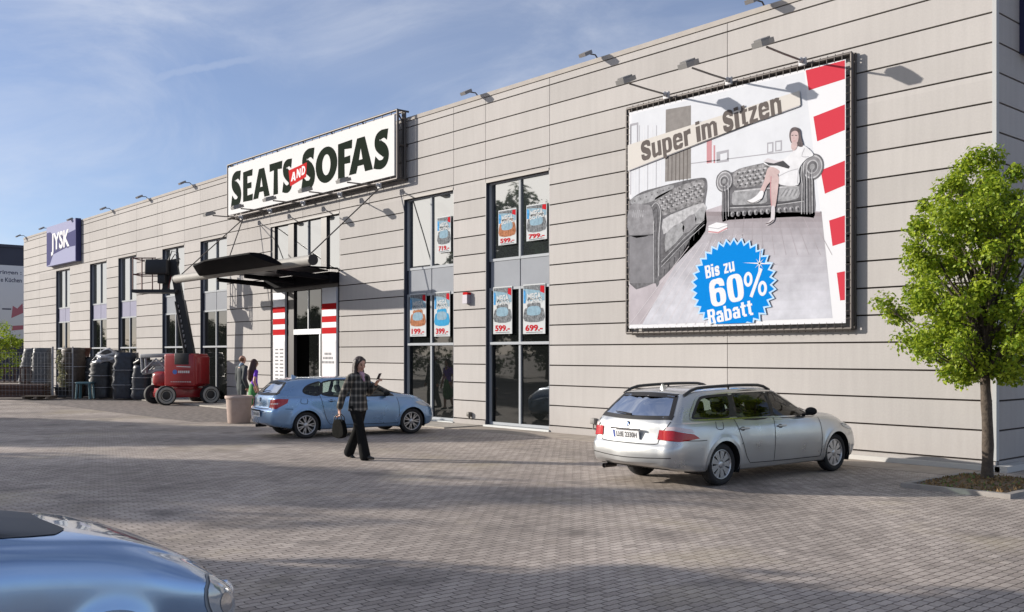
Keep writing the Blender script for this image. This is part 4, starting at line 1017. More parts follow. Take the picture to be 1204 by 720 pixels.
SEATM = mat('seat_cloth', (0.035,0.034,0.035), 0.85); CHROME = mat('chrome_trim', (0.55,0.55,0.56), 0.18, 1.0); TAILR = mat('tail_lamp_red', (0.40,0.006,0.009), 0.25, coat=.4); TAILC = mat('tail_lamp_clear', (0.62,0.52,0.52), 0.12, coat=1.0); PLATE = mat('number_plate_white', (0.70,0.70,0.70), 0.5)
HLAMP = mat('head_lamp_lens', (0.42,0.45,0.48), 0.06, 0.35, coat=1.0); EUB = mat('plate_blue', (0.02,0.06,0.30), 0.5); GASK = mat('window_rubber', (0.012,0.012,0.013), 0.5)
def wheel(parent, x, y, sp, spokes, side):
    rt, rw, rr_ = sp['tr'], .205, sp['rim']
    M = Matrix.Translation((x, y, rt)) @ Matrix.Rotation(R(-90)*side, 4, 'X')     # local z -> outward
    g = MB(); g.lathe([(rr_-.01,-rw/2),(rt-.055,-rw/2),(rt-.012,-rw/2+.03),(rt,-rw/2+.055),(rt,rw/2-.05),(rt-.012,rw/2-.02),(rt-.04,rw/2),(rr_+.012,rw/2-.006),(rr_,rw/2-.022)], 44, 0, M)
    wh = g.build('wheel', TYRE, parent)
    g = MB(); g.lathe([(rr_,rw/2-.02),(rr_-.012,rw/2-.014),(rr_-.022,rw/2-.03),(rr_-.03,-rw/2)], 40, 0, M)
    for k in range(spokes):
        a = 2*math.pi*k/spokes; Ms = M @ Matrix.Rotation(a, 4, 'Z')
        if sp.get('yspoke'):
            for dlt in (-.16, .16):
                p0 = (.045*math.cos(dlt*.3), .045*math.sin(dlt*.3)); p1 = ((rr_-.02)*math.cos(dlt), (rr_-.02)*math.sin(dlt))
                n = Vector((-(p1[1]-p0[1]), p1[0]-p0[0])).normalized()*.011
                poly = [(p0[0]-n.x,p0[1]-n.y),(p1[0]-n.x,p1[1]-n.y),(p1[0]+n.x,p1[1]+n.y),(p0[0]+n.x,p0[1]+n.y)]
                g.prism(poly, rw/2-.07, rw/2-.035, Ms)
        else:
            poly = [(.04,-.022),(rr_*.45,-.030),(rr_-.02,-.052),(rr_-.02,.052),(rr_*.45,.030),(.04,.022)]
            g.prism(poly, rw/2-.07, rw/2-.03, Ms)
            
    g.lathe([(.062,rw/2-.07),(.060,rw/2-.03),(.035,rw/2-.022),(0.001,rw/2-.022)], 20, 0, M)
    g.build('rim', RIM, wh)
    g = MB(); g.lathe([(rr_-.03,-rw/2+.01),(0.001,-rw/2+.01)], 24, 0, M); g.lathe([(rr_*.72,rw/2-.10),(rr_*.72,rw/2-.105),(.03,rw/2-.104)], 24, 0, M)
    g.build('brake_disc', mat('brake_dark', (0.035,0.034,0.034), 0.5, 0.6), wh)  # dark metal discs behind the spokes
def make_car(name, label, cat, sp, loc, heading, paint):
    body = CarBody(sp); car = thing(name, label, cat, loc, heading)
    hole_side = [smoothc(p, 4) for p in sp['side_glass']]; hole_rear = smoothc(sp['rear_glass'], 4); hole_front = smoothc(sp['front_glass'], 4)
    v = body.v; keep = []
    axs = ((sp['ax_r'],), (sp['ax_f'],)); ar = sp['arch']
    allside = [p for lp in hole_side for p in lp]; sx0, sx1 = min(p[0] for p in allside), max(p[0] for p in allside); sz0 = min(p[1] for p in allside)
    rz0, rz1 = min(p[1] for p in hole_rear), max(p[1] for p in hole_rear)
    for f in body.f:
        c = [sum(v[i][k] for i in f)/4 for k in range(3)]; ay = abs(c[1]); drop = False
        if ay > .42 and c[2] < .85:
            for (wx,) in axs:
                if math.hypot(c[0]-wx, c[2]-sp['tr']-.01) < ar: drop = True
        if not drop and c[2] > sz0 and ay > .45 and sx0 < c[0] < sx1 and any(pip((c[0],c[2]), lp) for lp in hole_side): drop = True
        if not drop and c[0] < sp['rg_x'] and rz0 < c[2] < rz1 and pip((c[1],c[2]), hole_rear): drop = True
        if not drop and c[0] > sp['fg_x'] and c[2] > .9 and pip((c[1],c[2]), hole_front) : drop = True
        if not drop: keep.append(f)
    g = MB(); g.add(v, keep, 0, True); bo = g.build('body', paint, car)
    me = bo.data; bm = bmesh.new(); bm.from_mesh(me); bmesh.ops.remove_doubles(bm, verts=bm.verts, dist=.0004); bmesh.ops.delete(bm, geom=[x_ for x_ in bm.verts if not x_.link_faces], context='VERTS')
    for f in bm.faces: f.smooth = True
    bm.to_mesh(me); bm.free()
    # wheel-arch lips and wells
    for wx in (sp['ax_r'], sp['ax_f']):
        for s_, D in ((1,'L'),(-1,'R')):
            g = MB(); arc = [(wx+ar*math.cos(a), sp['tr']+.01+ar*math.sin(a)) for a in np.linspace(R(-28), R(208), 40)]
            car_strip(g, body, arc, D, .05, .005, 0)
            o_ = []
            g.build('arch_lip', paint, bo)
            g = MB(); arc2 = [(wx+(ar-.012)*math.cos(a), sp['tr']+.01+(ar-.012)*math.sin(a)) for a in np.linspace(R(-25), R(205), 30)]
            yo = body.proj(wx, sp['tr']+ar+.03, D); yo = abs(yo[0].y) if yo else .85
            vs = [(p[0], s_*(yo-.012), p[1]) for p in arc2] + [(p[0], s_*.42, p[1]) for p in arc2]; n = len(arc2)
            g.add(vs, [(i,i+1,n+i+1,n+i) for i in range(n-1)], 0, True)
            g.add([(p[0], s_*.42, p[1]) for p in arc2], [list(range(n))], 0)
            g.build('wheel_well', BLKP, bo)
    # glass
    glass = car_glass()
    for lp in hole_side:
        for D in 'LR':
            g = MB(); car_patch(g, body, lp, D, .002, .06); w_ = g.build('side_window', glass, car)
            g = MB(); car_strip(g, body, lp, D, .034, .0045, 0, True, .03); g.build('window_seal', GASK, w_)
    if sp.get('chrome'):
        for D in 'LR':
            g = MB(); car_strip(g, body, smoothc(sp['chrome'], 4), D, .020, .007, 0, True, .03); g.build('chrome_surround', CHROME, car)
    for lp, D in ((hole_rear,'B'),(hole_front,'F')):
        g = MB(); car_patch(g, body, lp, D, .002, .07); w_ = g.build('rear_window' if D == 'B' else 'windscreen', glass, car)
        g = MB(); car_strip(g, body, lp, D, .055, .0045, 0, True, .03); g.build('window_seal', GASK, w_)
    for p in sp.get('pillar', []):       # dark pillars between side panes
        for D in 'LR':
            g = MB(); car_patch(g, body, p, D, .0035, .06); g.build('door_pillar', GASK, car)
    # shut lines, creases, handles
    g = MB()
    for p in sp['gaps']:
        for D in 'LR': car_strip(g, body, smoothc(p, 4, False), D, .011, .003, 0)
    for p in sp.get('rear_gaps', []): car_strip(g, body, smoothc(p, 4, False), 'B', .013, .003, 0)
    for p in sp.get('front_gaps', []): car_strip(g, body, smoothc(p, 4, False), 'T', .010, .003, 0)
    g.build('shut_line', GASK, bo)
    for (x, z) in sp['handles']:
        for s_, D in ((1,'L'),(-1,'R')):
            h = body.proj(x, z, D)
            g = MB(); g.cbox((x, h[0].y + s_*.022, z), (.20,.022,.030), 0, 0, .009); g.build('door_handle', paint, car)
            g = MB(); car_patch(g, body, ell(x-.03, z-.005, .055, .032, 14), D, .003, .05); g.build('handle_recess_shade', mat('recess_shadow', (0.05,0.05,0.055), 0.6), car)  # flat dark patch; the recess shade is put into its colour
    for s_, D in ((1,'L'),(-1,'R')):
        mx, mz = sp['mirror']; h = body.proj(mx-.05, mz-.02, D); yb = abs(h[0].y)
        g = MB(); g.ball((mx, s_*(yb+.135), mz+.055), .1, 0, 10, (.62,1.05,.66)); g.cbox((mx+.01, s_*(yb+.03), mz), (.07,.10,.03), 0, 0, .01)
        g.build('door_mirror', [sp.get('mirror_mat') or paint], car)
    # rear lamps
    for s_, D in ((1,'BL'),(-1,'BR')):
        for nm, poly, mm in sp['tail_lamps']:
            ax = Vector((1, s_, 0)).normalized()
            pl = [((p[0]*ax.x + s_*p[1]*ax.y), p[2]) for p in poly]
            g = MB(); car_patch(g, body, smoothc(pl, 2) if sp.get('round_lamp') else pl, D, .012, .018); g.build(nm, mm, car)
    for s_, D in ((1,'FL'),(-1,'FR')):
        for nm, poly, mm, off in sp['head_lamps']:
            ax = Vector((-1, s_, 0)).normalized()
            pl = [((p[0]*ax.x + s_*p[1]*ax.y), p[2]) for p in poly]
            g = MB(); car_patch(g, body, smoothc(pl, 3), D, off, .03); g.build(nm, mm, car)
    # number plate at the rear
    if sp.get('plate'):
        pz_, txt = sp['plate']; h = body.proj(0, pz_, 'B'); x_ = h[0].x - .022; nrm_ = h[1]
        Mx = Matrix.Translation((x_, 0, pz_)) @ Matrix.Rotation(-math.asin(max(-1,min(1,nrm_.z))), 4, 'Y')
        g = MB(); g.box((-.006,-.27,-.062),(.004,.27,.062),0,Mx); pp = g.build('number_plate', PLATE, car)
        g = MB(); g.box((-.0075,.225,-.055),(-.0065,.262,.055),0,Mx); g.build('country_band', EUB, pp)
        vs, fs = text_mesh(txt, 1, bold=.02); xs = [q[0] for q in vs]; zs = [q[1] for q in vs]
        g = MB(); g.add([Mx @ Vector((-.0085, -((q[0]-min(xs))/(max(xs)-min(xs))-.5)*.42-.018, ((q[1]-min(zs))/(max(zs)-min(zs))-.5)*.078)) for q in vs], fs); g.build('plate_lettering', mat('plate_black', (0.02,0.02,0.02), 0.5), pp)
        g = MB(); g.box((-.02,-.30,.075),(.01,.30,.10),0,Mx); g.build('plate_light', BLKP if sp.get('dark_plate_bar') else CHROME, car)
    if sp.get('badge'):
        h = body.proj(0, sp['badge'], 'B'); Mx = Matrix.Translation(h[0]-Vector((.004,0,0))) @ Matrix.Rotation(R(-90), 4, 'Y')
        g = MB(); g.lathe([(.041,-.004),(.041,.006),(.034,.008),(.0335,.004),(.0005,.004)], 24, 0, Mx); bd = g.build('badge', BLKP, car)
        g = MB()
        for q in range(4):
            a0 = q*math.pi/2; g.add([Mx @ Vector((0,0,.0055))] + [Mx @ Vector((.031*math.cos(a0+k*math.pi/12), .031*math.sin(a0+k*math.pi/12), .0055)) for k in range(7)], [(0,k+1,k+2) for k in range(6)], q % 2)
        g.build('roundel', [PLATE, mat('badge_blue', (0.03,0.16,0.45), 0.4)], bd)
    # lower trims, exhaust, wiper, aerial
    for p, D in sp.get('dark_trim', []):
        g = MB(); car_patch(g, body, p, D, .004, .06); g.build('bumper_insert', BLKP, car)
    for p, D in sp.get('crease', []):
        g = MB(); car_strip(g, body, p, D, .03, .010, 0); g.build('trim_strip', paint, car)
    if sp.get('exhaust'):
        x, y, z = sp['exhaust']; g = MB(); g.tube([(x+.25,y,z),(x,y,z)], [.034,.036], 14, 0, False); g.tube([(x+.2,y,z),(x+.03,y,z)], .030, 14); g.build('exhaust', mat('exhaust_dark', (0.08,0.07,0.07), 0.4, .6), car)
    if sp.get('wiper'):
        (y0,z0),(y1,z1) = sp['wiper']; a = body.proj(y0, z0, 'B'); b = body.proj(y1, z1, 'B')
        if a and b: g = MB(); g.tube([a[0]+a[1]*.03, (a[0]+b[0])/2+a[1]*.035, b[0]+b[1]*.02], [.016,.010,.006], 6); g.build('wiper', BLKP, car)
    if sp.get('aerial'):
        x = sp['aerial']; h = body.proj(x, 0, 'T'); z = h[0].z - .005
        g = MB(); g.add([(x+.09,0,z),(x-.07,.028,z),(x-.07,-.028,z),(x-.05,0,z+.075),(x-.065,0,z+.07)], [(0,1,3),(0,3,2),(1,4,3),(2,3,4),(1,2,4)]); g.build('roof_aerial', paint, car)
    if sp.get('rails'):
        x0, x1, yr, hh = sp['rails']
        for s_ in (1,-1):
            pts = []
            for k in range(15):
                t = k/14; x = x0+(x1-x0)*t; yy = yr - .05*abs(2*t-1)**3*0; h = body.proj(x, s_*yy, 'T')
                pts.append((x, s_*yy, h[0].z + hh*min(1, math.sin(math.pi*min(max(t,0.0),1))*3.2) + .006))
            g = MB(); g.tube(pts, .024, 8); 
            xm = (x0+x1)/2
            h = body.proj(xm, s_*yr, 'T'); g.tube([(xm, s_*yr, h[0].z-.01), (xm, s_*yr, h[0].z+hh)], .018, 6)
            g.build('roof_rail', mat('rail_dark', (0.035,0.033,0.034), 0.35), car)
    if sp.get('spoiler'):
        x0, x1, hw, z0 = sp['spoiler']
        g = MB(); g.prism([(x0,-hw),(x1,-hw*.93),(x1-.03,0),(x1,hw*.93),(x0,hw),(x0+.02,0)], z0, z0+.035); g.build('spoiler', paint, car)
    # cabin
    g = MB(); fl = sp['cab']
    g.box((fl[0],-.70,.36),(fl[1],.70,.42)); g.box((fl[1]-.55,-.70,.42),(fl[1]-.12,.70,sp['dash'])); 
    if sp.get('parcel'): g.box((fl[0],-.66,sp['parcel']-.02),(sp['rear_seat']-.05,.66,sp['parcel']))
    g.build('cabin_floor', CAB, car)
    g = MB(); g.tube([(fl[1]-.62+.02*math.sin(t), .36+.18*math.cos(t), sp['dash']-.02+.17*math.sin(t)) for t in np.linspace(0, 2*math.pi, 20)], .016, 6); g.build('steering_wheel', BLKP, car)
    for (sx_, ys) in ((sp['front_seat'], (.36,-.36)), (sp['rear_seat'], (.42,0,-.42))):
        for y in ys:
            wd = .48 if len(ys) == 2 else .41; bz_ = sp['seat_top']
            g = MB(); M = Matrix.Translation((sx_, y, .62)) @ Matrix.Rotation(R(-14), 4, 'Y')
            g.cbox((sx_+.26,y,.56),(.52,wd,.16),0,0,.05); 
            bm_ = MB(); bm_.cbox((0,0,(bz_-.62)/2-.05),(.13,wd,bz_-.62+.06),0,0,.05); g.add([M @ Vector(p) for p in bm_.v], bm_.f, 0, True)
            bm_ = MB(); bm_.cbox((0,0,bz_-.62+.10),(.09,.25,.17),0,0,.04); g.add([M @ Vector(p) for p in bm_.v], bm_.f, 0, True)
            for q in (-.05,.05): g.tube([M @ Vector((0,q,bz_-.62-.03)), M @ Vector((0,q,bz_-.62+.06))], .007, 5)
            g.build('seat', SEATM, car)
    for wx in (sp['ax_r'], sp['ax_f']):
        for s_ in (1,-1): wheel(car, wx, s_*(sp['track']), sp, sp['spokes'], s_)
    return car, body
def inset(poly, d):
    c = sum((Vector(p) for p in poly), Vector((0,0)))/len(poly); return [tuple(Vector(p)+(c-Vector(p)).normalized()*d) for p in poly]
# ---- estate car
E61 = dict(xr=-2.545, xf=2.20, rr=.20, rf=.22, ax_r=-1.443, ax_f=1.443, tr=.318, rim=.222, arch=.372, track=.775, spokes=9, lr=.95, lf=.75, bulge_r=.085, bulge_f=.13, kz=.25,
  keys=dict(
    zt=[(-2.545,1.395),(-2.2,1.42),(-1.6,1.445),(-.8,1.462),(-.25,1.455),(.08,1.415),(.45,1.27),(.82,1.09),(1.0,1.03),(1.4,.995),(1.85,.92),(2.2,.82)],
    zb=[(-2.545,.985),(-1.8,.985),(-.6,.965),(.4,.945),(.95,.935),(1.4,.90),(1.9,.80),(2.2,.70)],
    zre=[(-2.545,1.325),(-2.2,1.345),(-1.5,1.375),(-.8,1.39),(-.25,1.38),(.03,1.34),(.4,1.20),(.78,1.025),(1.0,.98),(1.4,.95),(1.85,.87),(2.2,.77)],
    wb=[(-2.545,.86),(-2.2,.895),(-1.5,.918),(-.5,.923),(.6,.921),(1.4,.912),(1.9,.88),(2.2,.82)],
    wr=[(-2.545,.60),(-2.0,.635),(-1.0,.665),(-.2,.665),(.2,.655),(.6,.69),(.95,.745),(1.2,.76),(1.6,.74),(2.2,.60)],
    wg=[(-2.545,.80),(-1.5,.862),(-.5,.872),(.6,.868),(1.0,.858),(1.4,.845),(2.2,.72)],
    zu=[(-2.545,.30),(-2.2,.25),(-1.9,.22),(-1,.19),(1,.19),(1.8,.20),(2.2,.22)]),
  tail=[(.2,.07),(.34,.015),(.5,.0),(.60,.01),(.68,.055),(.80,.075),(.93,.095),(1.0,.13),(1.15,.265),(1.30,.41),(1.38,.49),(1.45,.54)], nose=[(.2,.06),(.4,.0),(.6,.04),(.75,.14),(.95,.3),(1.5,.3)],
  side_glass=[[(-2.02,1.04),(-1.97,1.02),(-1.28,1.012),(-1.13,1.315),(-1.18,1.335),(-1.62,1.318),(-1.78,1.27),(-1.97,1.10)],
              [(-1.07,1.010),(-.27,.998),(-.25,1.345),(-1.0,1.34)], [(-.17,.996),(.70,.978),(.75,.99),(.52,1.12),(.12,1.30),(-.04,1.345),(-.16,1.348)]],
  chrome=[(-2.07,1.04),(-2.0,.995),(-1.2,.988),(-.2,.975),(.74,.955),(.82,.968),(.56,1.13),(.14,1.325),(-.06,1.372),(-.9,1.37),(-1.3,1.36),(-1.66,1.342),(-1.83,1.285),(-2.03,1.11)],
  pillar=[[(-1.27,1.015),(-1.08,1.013),(-1.01,1.338),(-1.12,1.33)],[(-.262,1.0),(-.178,.998),(-.168,1.345),(-.242,1.345)]],
  rear_glass=[(-.66,1.035),(-.68,1.055),(-.545,1.315),(-.50,1.335),(0,1.35),(.50,1.335),(.545,1.315),(.68,1.055),(.66,1.035),(0,1.02)], rg_x=-1.75,
  front_glass=[(-.70,1.06),(-.58,1.36),(0,1.40),(.58,1.36),(.70,1.06),(0,1.035)], fg_x=.05,
  gaps=[[(-.22,1.0),(-.24,.6),(-.25,.30)],[(.95,.93),(1.0,.7),(.99,.34),(.93,.29)],[(-1.18,.985),(-1.12,.86),(-1.02,.62),(-.93,.42),(-.84,.31)],[(-.84,.305),(.0,.292),(.92,.29)],[(-1.02,.62),(-1.05,.6)],[(-2.30,.715),(-2.0,.70),(-1.83,.70)],[(-1.60,.96),(-1.60,.86),(-1.46,.85),(-1.45,.95)]],
  rear_gaps=[[(-.72,.98),(-.70,.92),(-.60,.80),(-.58,.70),(-.52,.655),(0,.65),(.52,.655),(.58,.70),(.60,.80),(.70,.92),(.72,.98)],[(-.80,.47),(0,.44),(.80,.47)]],
  handles=[(-.98,.835),(-.06,.835)], mirror=(.60,.985), mirror_mat=BLKP,
  tail_lamps=[('tail_lamp', [(-2.44,.50,.725),(-2.42,.52,.86),(-2.34,.72,.855),(-2.08,.87,.80),(-1.98,.90,.735),(-2.3,.80,.70)], TAILR), ('tail_lamp_lens', [(-2.38,.62,.862),(-2.40,.63,.905),(-2.32,.72,.915),(-2.12,.86,.87),(-2.06,.87,.815),(-2.30,.75,.858)], TAILC)],
  head_lamps=[('headlight', [(2.0,.60,.66),(2.0,.62,.72),(1.75,.80,.80),(1.55,.86,.79),(1.75,.84,.70)], HLAMP, .006)],
  plate=(.77,'LI:IE 2330H'), badge=.925, dark_trim=[([(-.75,.262),(.75,.262),(.70,.30),(-.70,.30)],'B')],
  crease=[], exhaust=(-2.50,.56,.25), wiper=((-.02,1.045),(.38,1.075)), aerial=-1.75, rails=(-2.0,.0,.615,.045), cab=(-2.3,1.0), dash=.93, front_seat=.02, rear_seat=-.88, seat_top=1.05, parcel=.95,
  chrome_on=True)
SILVER = paint_material('silver_paint', (0.52,0.53,0.53), .75, .30)
silver, _b1 = make_car('estate_car', 'silver estate car with black roof rails parked nose-in against the wall under the billboard', 'car', E61, (-2.715,-3.40,0), R(90-3.0), SILVER)
# ---- hatchback
F20 = dict(xr=-2.17, xf=2.04, rr=.16, rf=.26, ax_r=-1.345, ax_f=1.345, tr=.312, rim=.222, arch=.362, track=.755, spokes=7, yspoke=True, lr=.9, lf=.7, bulge_r=.07, bulge_f=.13, kz=.3,
  keys=dict(
    zt=[(-2.17,1.33),(-1.7,1.375),(-1.2,1.405),(-.5,1.42),(0,1.405),(.25,1.37),(.65,1.20),(.98,1.04),(1.15,1.00),(1.5,.955),(1.8,.88),(2.04,.79)],
    zb=[(-2.17,.985),(-1.6,.985),(-.8,.96),(.2,.93),(.95,.905),(1.4,.87),(1.8,.78),(2.04,.68)],
    zre=[(-2.17,1.27),(-1.6,1.31),(-1.0,1.34),(-.4,1.35),(0,1.335),(.2,1.30),(.6,1.13),(.92,.97),(1.1,.94),(1.5,.90),(1.8,.83),(2.04,.74)],
    wb=[(-2.17,.86),(-1.8,.868),(-1.2,.882),(-.4,.876),(.5,.875),(1.3,.878),(1.75,.85),(2.04,.79)],
    wr=[(-2.17,.60),(-1.5,.62),(-.8,.63),(-.1,.63),(.3,.63),(.65,.67),(.95,.715),(1.2,.73),(1.6,.70),(2.04,.56)],
    wg=[(-2.17,.74),(-1.5,.805),(-.8,.825),(.4,.825),(.95,.82),(1.3,.81),(2.04,.68)],
    zu=[(-2.17,.30),(-1.8,.24),(-1.5,.21),(-.9,.185),(1,.185),(1.6,.19),(2.04,.22)]),
  tail=[(.2,.07),(.34,.02),(.5,.0),(.64,.005),(.72,.06),(.86,.075),(.98,.10),(1.05,.16),(1.20,.32),(1.30,.40),(1.45,.46)], nose=[(.2,.06),(.4,.0),(.6,.03),(.75,.13),(.95,.3),(1.5,.3)],
  side_glass=[[(-1.40,1.09),(-1.30,1.025),(-1.02,1.01),(-.955,1.275),(-1.10,1.27),(-1.30,1.20)],[(-.94,1.005),(-.20,.985),(-.17,1.305),(-.88,1.29)],[(-.09,.982),(.78,.955),(.84,.965),(.62,1.09),(.30,1.25),(.10,1.30),(-.08,1.308)]],
  pillar=[[(-1.02,1.01),(-.945,1.008),(-.885,1.285),(-.955,1.28)],[(-.19,.99),(-.10,.985),(-.09,1.305),(-.165,1.305)]],
  rear_glass=[(-.64,1.035),(-.665,1.06),(-.56,1.25),(-.51,1.272),(0,1.285),(.51,1.272),(.56,1.25),(.665,1.06),(.64,1.035),(0,1.02)], rg_x=-1.4,
  front_glass=[(-.66,1.03),(-.55,1.31),(0,1.36),(.55,1.31),(.66,1.03),(0,1.01)], fg_x=.1,
  gaps=[[(-.145,.98),(-.16,.6),(-.17,.30)],[(.93,.90),(.98,.7),(.97,.34),(.90,.28)],[(-1.02,.995),(-.98,.86),(-.93,.62),(-.86,.42),(-.78,.31)],[(-.78,.305),(.0,.29),(.90,.285)],[(-1.86,.70),(-1.7,.69),(-1.68,.69)],[(-1.48,.92),(-1.48,.82),(-1.34,.81),(-1.33,.91)]],
  rear_gaps=[[(-.66,1.0),(-.64,.9),(-.56,.74),(-.50,.70),(0,.69),(.50,.70),(.56,.74),(.64,.9),(.66,1.0)]],
  handles=[(-.72,.865),(.10,.845)], mirror=(.62,.95), mirror_mat=BLKP,
  tail_lamps=[('tail_lamp', [(-2.06,.52,.72),(-2.05,.54,.90),(-1.88,.70,.925),(-1.72,.79,.92),(-1.76,.81,.83),(-1.94,.72,.70)], TAILR),('tail_lamp_lens', [(-2.045,.555,.80),(-2.04,.56,.825),(-1.9,.70,.84),(-1.86,.74,.835),(-1.9,.70,.80)], TAILC)],
  head_lamps=[('headlight', [(1.86,.56,.63),(1.86,.60,.70),(1.60,.76,.79),(1.38,.81,.78),(1.58,.80,.68)], HLAMP, .006)],
  plate=(.565,'OI:A 6610'), badge=.90, dark_plate_bar=True, dark_trim=[([(-.62,.245),(.62,.245),(.58,.30),(-.58,.30)],'B')], crease=[],
  exhaust=(-2.10,.55,.245), wiper=((0,1.05),(-.33,1.09)), aerial=-1.35, spoiler=None, cab=(-1.9,.95), dash=.90, front_seat=.0, rear_seat=-.78, seat_top=1.02, parcel=.97)
BLUE = paint_material('blue_paint', (0.21,0.35,0.56), .62, .28)
blue, _b2 = make_car('hatchback', 'light blue hatchback parked nose-in near the store entrance behind the walking woman', 'car', F20, (-13.74,-4.05,0), R(90-9.5), BLUE)

# ---- the near compact car at the lower left
CMP = dict(xr=-1.95, xf=1.93, rr=.22, rf=.34, ax_r=-1.25, ax_f=1.02, tr=.275, rim=.19, arch=.285, track=.735, spokes=8, lr=.8, lf=.8, bulge_r=.07, bulge_f=.16, kz=.5,
  keys=dict(
    zt=[(-1.95,1.36),(-1.3,1.43),(-.9,1.46),(-.5,1.45),(-.2,1.38),(.15,1.22),(.48,1.07),(.66,1.02),(1.1,.955),(1.5,.855),(1.75,.745),(1.93,.62)],
    zb=[(-1.95,.98),(-.8,.96),(-.2,.95),(.45,.935),(1.0,.865),(1.5,.74),(1.75,.65),(1.93,.55)],
    zre=[(-1.95,1.29),(-1,1.36),(-.6,1.37),(-.25,1.30),(.1,1.13),(.45,.995),(.66,.965),(1.1,.905),(1.5,.80),(1.75,.70),(1.93,.585)],
    wb=[(-1.95,.80),(-1.5,.84),(-.5,.855),(.5,.855),(1.2,.85),(1.6,.80),(1.93,.70)],
    wr=[(-1.95,.55),(-.8,.60),(-.2,.61),(.2,.65),(.5,.70),(.9,.69),(1.5,.60),(1.93,.42)],
    wg=[(-1.95,.72),(-.8,.80),(.9,.795),(1.3,.775),(1.93,.60)],
    zu=[(-1.95,.30),(-1.4,.21),(1.2,.19),(1.93,.22)]),
  tail=[(.2,.05),(.5,.0),(.7,.03),(.95,.07),(1.3,.30),(1.45,.36)], nose=[(.2,.07),(.42,.0),(.58,.03),(.72,.14),(.95,.34),(1.5,.34)],
  side_glass=[[(-1.0,1.01),(-.22,.99),(-.30,1.31),(-.90,1.31)],[(-.09,.99),(.30,.975),(.36,.985),(.12,1.12),(-.02,1.22),(-.05,1.25),(-.08,1.26)]],
  rear_glass=[(-.56,1.045),(-.47,1.27),(0,1.30),(.47,1.27),(.56,1.045),(0,1.03)], rg_x=-1.3, front_glass=[(-.64,1.03),(-.53,1.34),(0,1.39),(.53,1.34),(.64,1.03),(0,1.01)], fg_x=-.3,
  gaps=[[(-.145,.98),(-.16,.6),(-.17,.30)],[(.22,.92),(.28,.75),(.28,.40),(.24,.28)],[(-.17,.305),(.0,.29),(.46,.285)]],
  front_gaps=[[(1.72,.50),(1.80,.25),(1.82,0),(1.80,-.25),(1.72,-.50)]],
  handles=[(.0,.845)], mirror=(.10,.985), mirror_mat=BLKP, tail_lamps=[('tail_lamp', [(-1.86,.50,.70),(-1.84,.54,.95),(-1.6,.70,.95),(-1.66,.74,.72)], TAILR)],
  head_lamps=[('headlight_rim', [(1.80,.555,.41),(1.75,.595,.60),(1.62,.665,.668),(1.515,.72,.61),(1.54,.74,.46),(1.68,.675,.375)], mat('lamp_rim', (0.22,0.24,0.26), 0.4), .004),('headlight', [(1.785,.565,.425),(1.74,.60,.59),(1.62,.665,.655),(1.53,.715,.60),(1.555,.73,.47),(1.675,.675,.39)], HLAMP, .012),('indicator', [(1.72,.62,.46),(1.70,.635,.53),(1.64,.665,.55),(1.60,.69,.50),(1.64,.68,.44)], mat('lamp_reflector', (0.6,0.62,0.64), 0.1, 0.9), .016)],
  plate=(.56,'OF:K 318'), crease=[], cab=(-1.7,.9), dash=.92, front_seat=.0, rear_seat=-.75, seat_top=1.02, wiper=((0,1.05),(-.3,1.09)))
PALE = paint_material('pale_blue_paint', (0.27,0.40,0.60), .72, .17)
near, nb_ = make_car('compact_car', 'pale blue compact car in the near left corner, only its bonnet and headlight visible', 'car', CMP, (.74,-16.0,0), R(90), PALE)
g = MB(); car_patch(g, nb_, smoothc([(.26,-.60),(.34,-.66),(.44,-.63),(.52,-.40),(.54,0),(.52,.40),(.44,.63),(.34,.66),(.26,.60),(.38,.3),(.40,0),(.38,-.3)],3), 'T', .006, .06); g.build('cowl', BLKP, near)
g = MB()
for k in range(4): car_strip(g, nb_, [(.38+.032*k,-.52+.02*k),(.40+.035*k,0),(.38+.032*k,.52-.02*k)], 'T', .010, .014, 0)
g.build('cowl_grille', mat('cowl_slat', (0.06,0.06,0.062), 0.35), near)  # slats a little lighter than the cowl
for y0, y1 in ((-.60,.10),(.02,.58)):
    g = MB(); a_ = nb_.proj(.47, y0, 'T')[0]; b_ = nb_.proj(.30, y1, 'T')[0]; g.tube([a_+Vector((0,0,.03)), (a_+b_)/2+Vector((0,0,.05)), b_+Vector((0,0,.03))], [.016,.011,.007], 6); g.build('wiper', BLKP, near)
# ------------------------------------------------------------------ people
def fuse(mb, vox, smooth_n=4):
    me = bpy.data.meshes.new('tmp'); me.from_pydata(mb.v, [], mb.f); o = bpy.data.objects.new('tmp', me); COL.objects.link(o)
    r_ = o.modifiers.new('r', 'REMESH'); r_.mode = 'VOXEL'; r_.voxel_size = vox
    if smooth_n: s_ = o.modifiers.new('s', 'SMOOTH'); s_.factor = .5; s_.iterations = smooth_n
    m2 = bpy.data.meshes.new_from_object(o.evaluated_get(bpy.context.evaluated_depsgraph_get()))
    vs = [tuple(v.co) for v in m2.vertices]; fs = [list(p.vertices) for p in m2.polygons]
    bpy.data.objects.remove(o); bpy.data.meshes.remove(me); bpy.data.meshes.remove(m2)
    out = MB(); out.add(vs, fs, 0, True); return out
def limb(mb, pts, rs, sc=1.0):
    pts = [Vector(p) for p in pts]
    for i in range(len(pts)-1):
        n = 5; q = [pts[i]+(pts[i+1]-pts[i])*k/n for k in range(n+1)]; r_ = [(rs[i]+(rs[i+1]-rs[i])*k/n)*sc for k in range(n+1)]
        mb.tube(q, r_, 14)
    for p, r_ in zip(pts, rs): mb.ball(p, r_*sc, 0, 8)
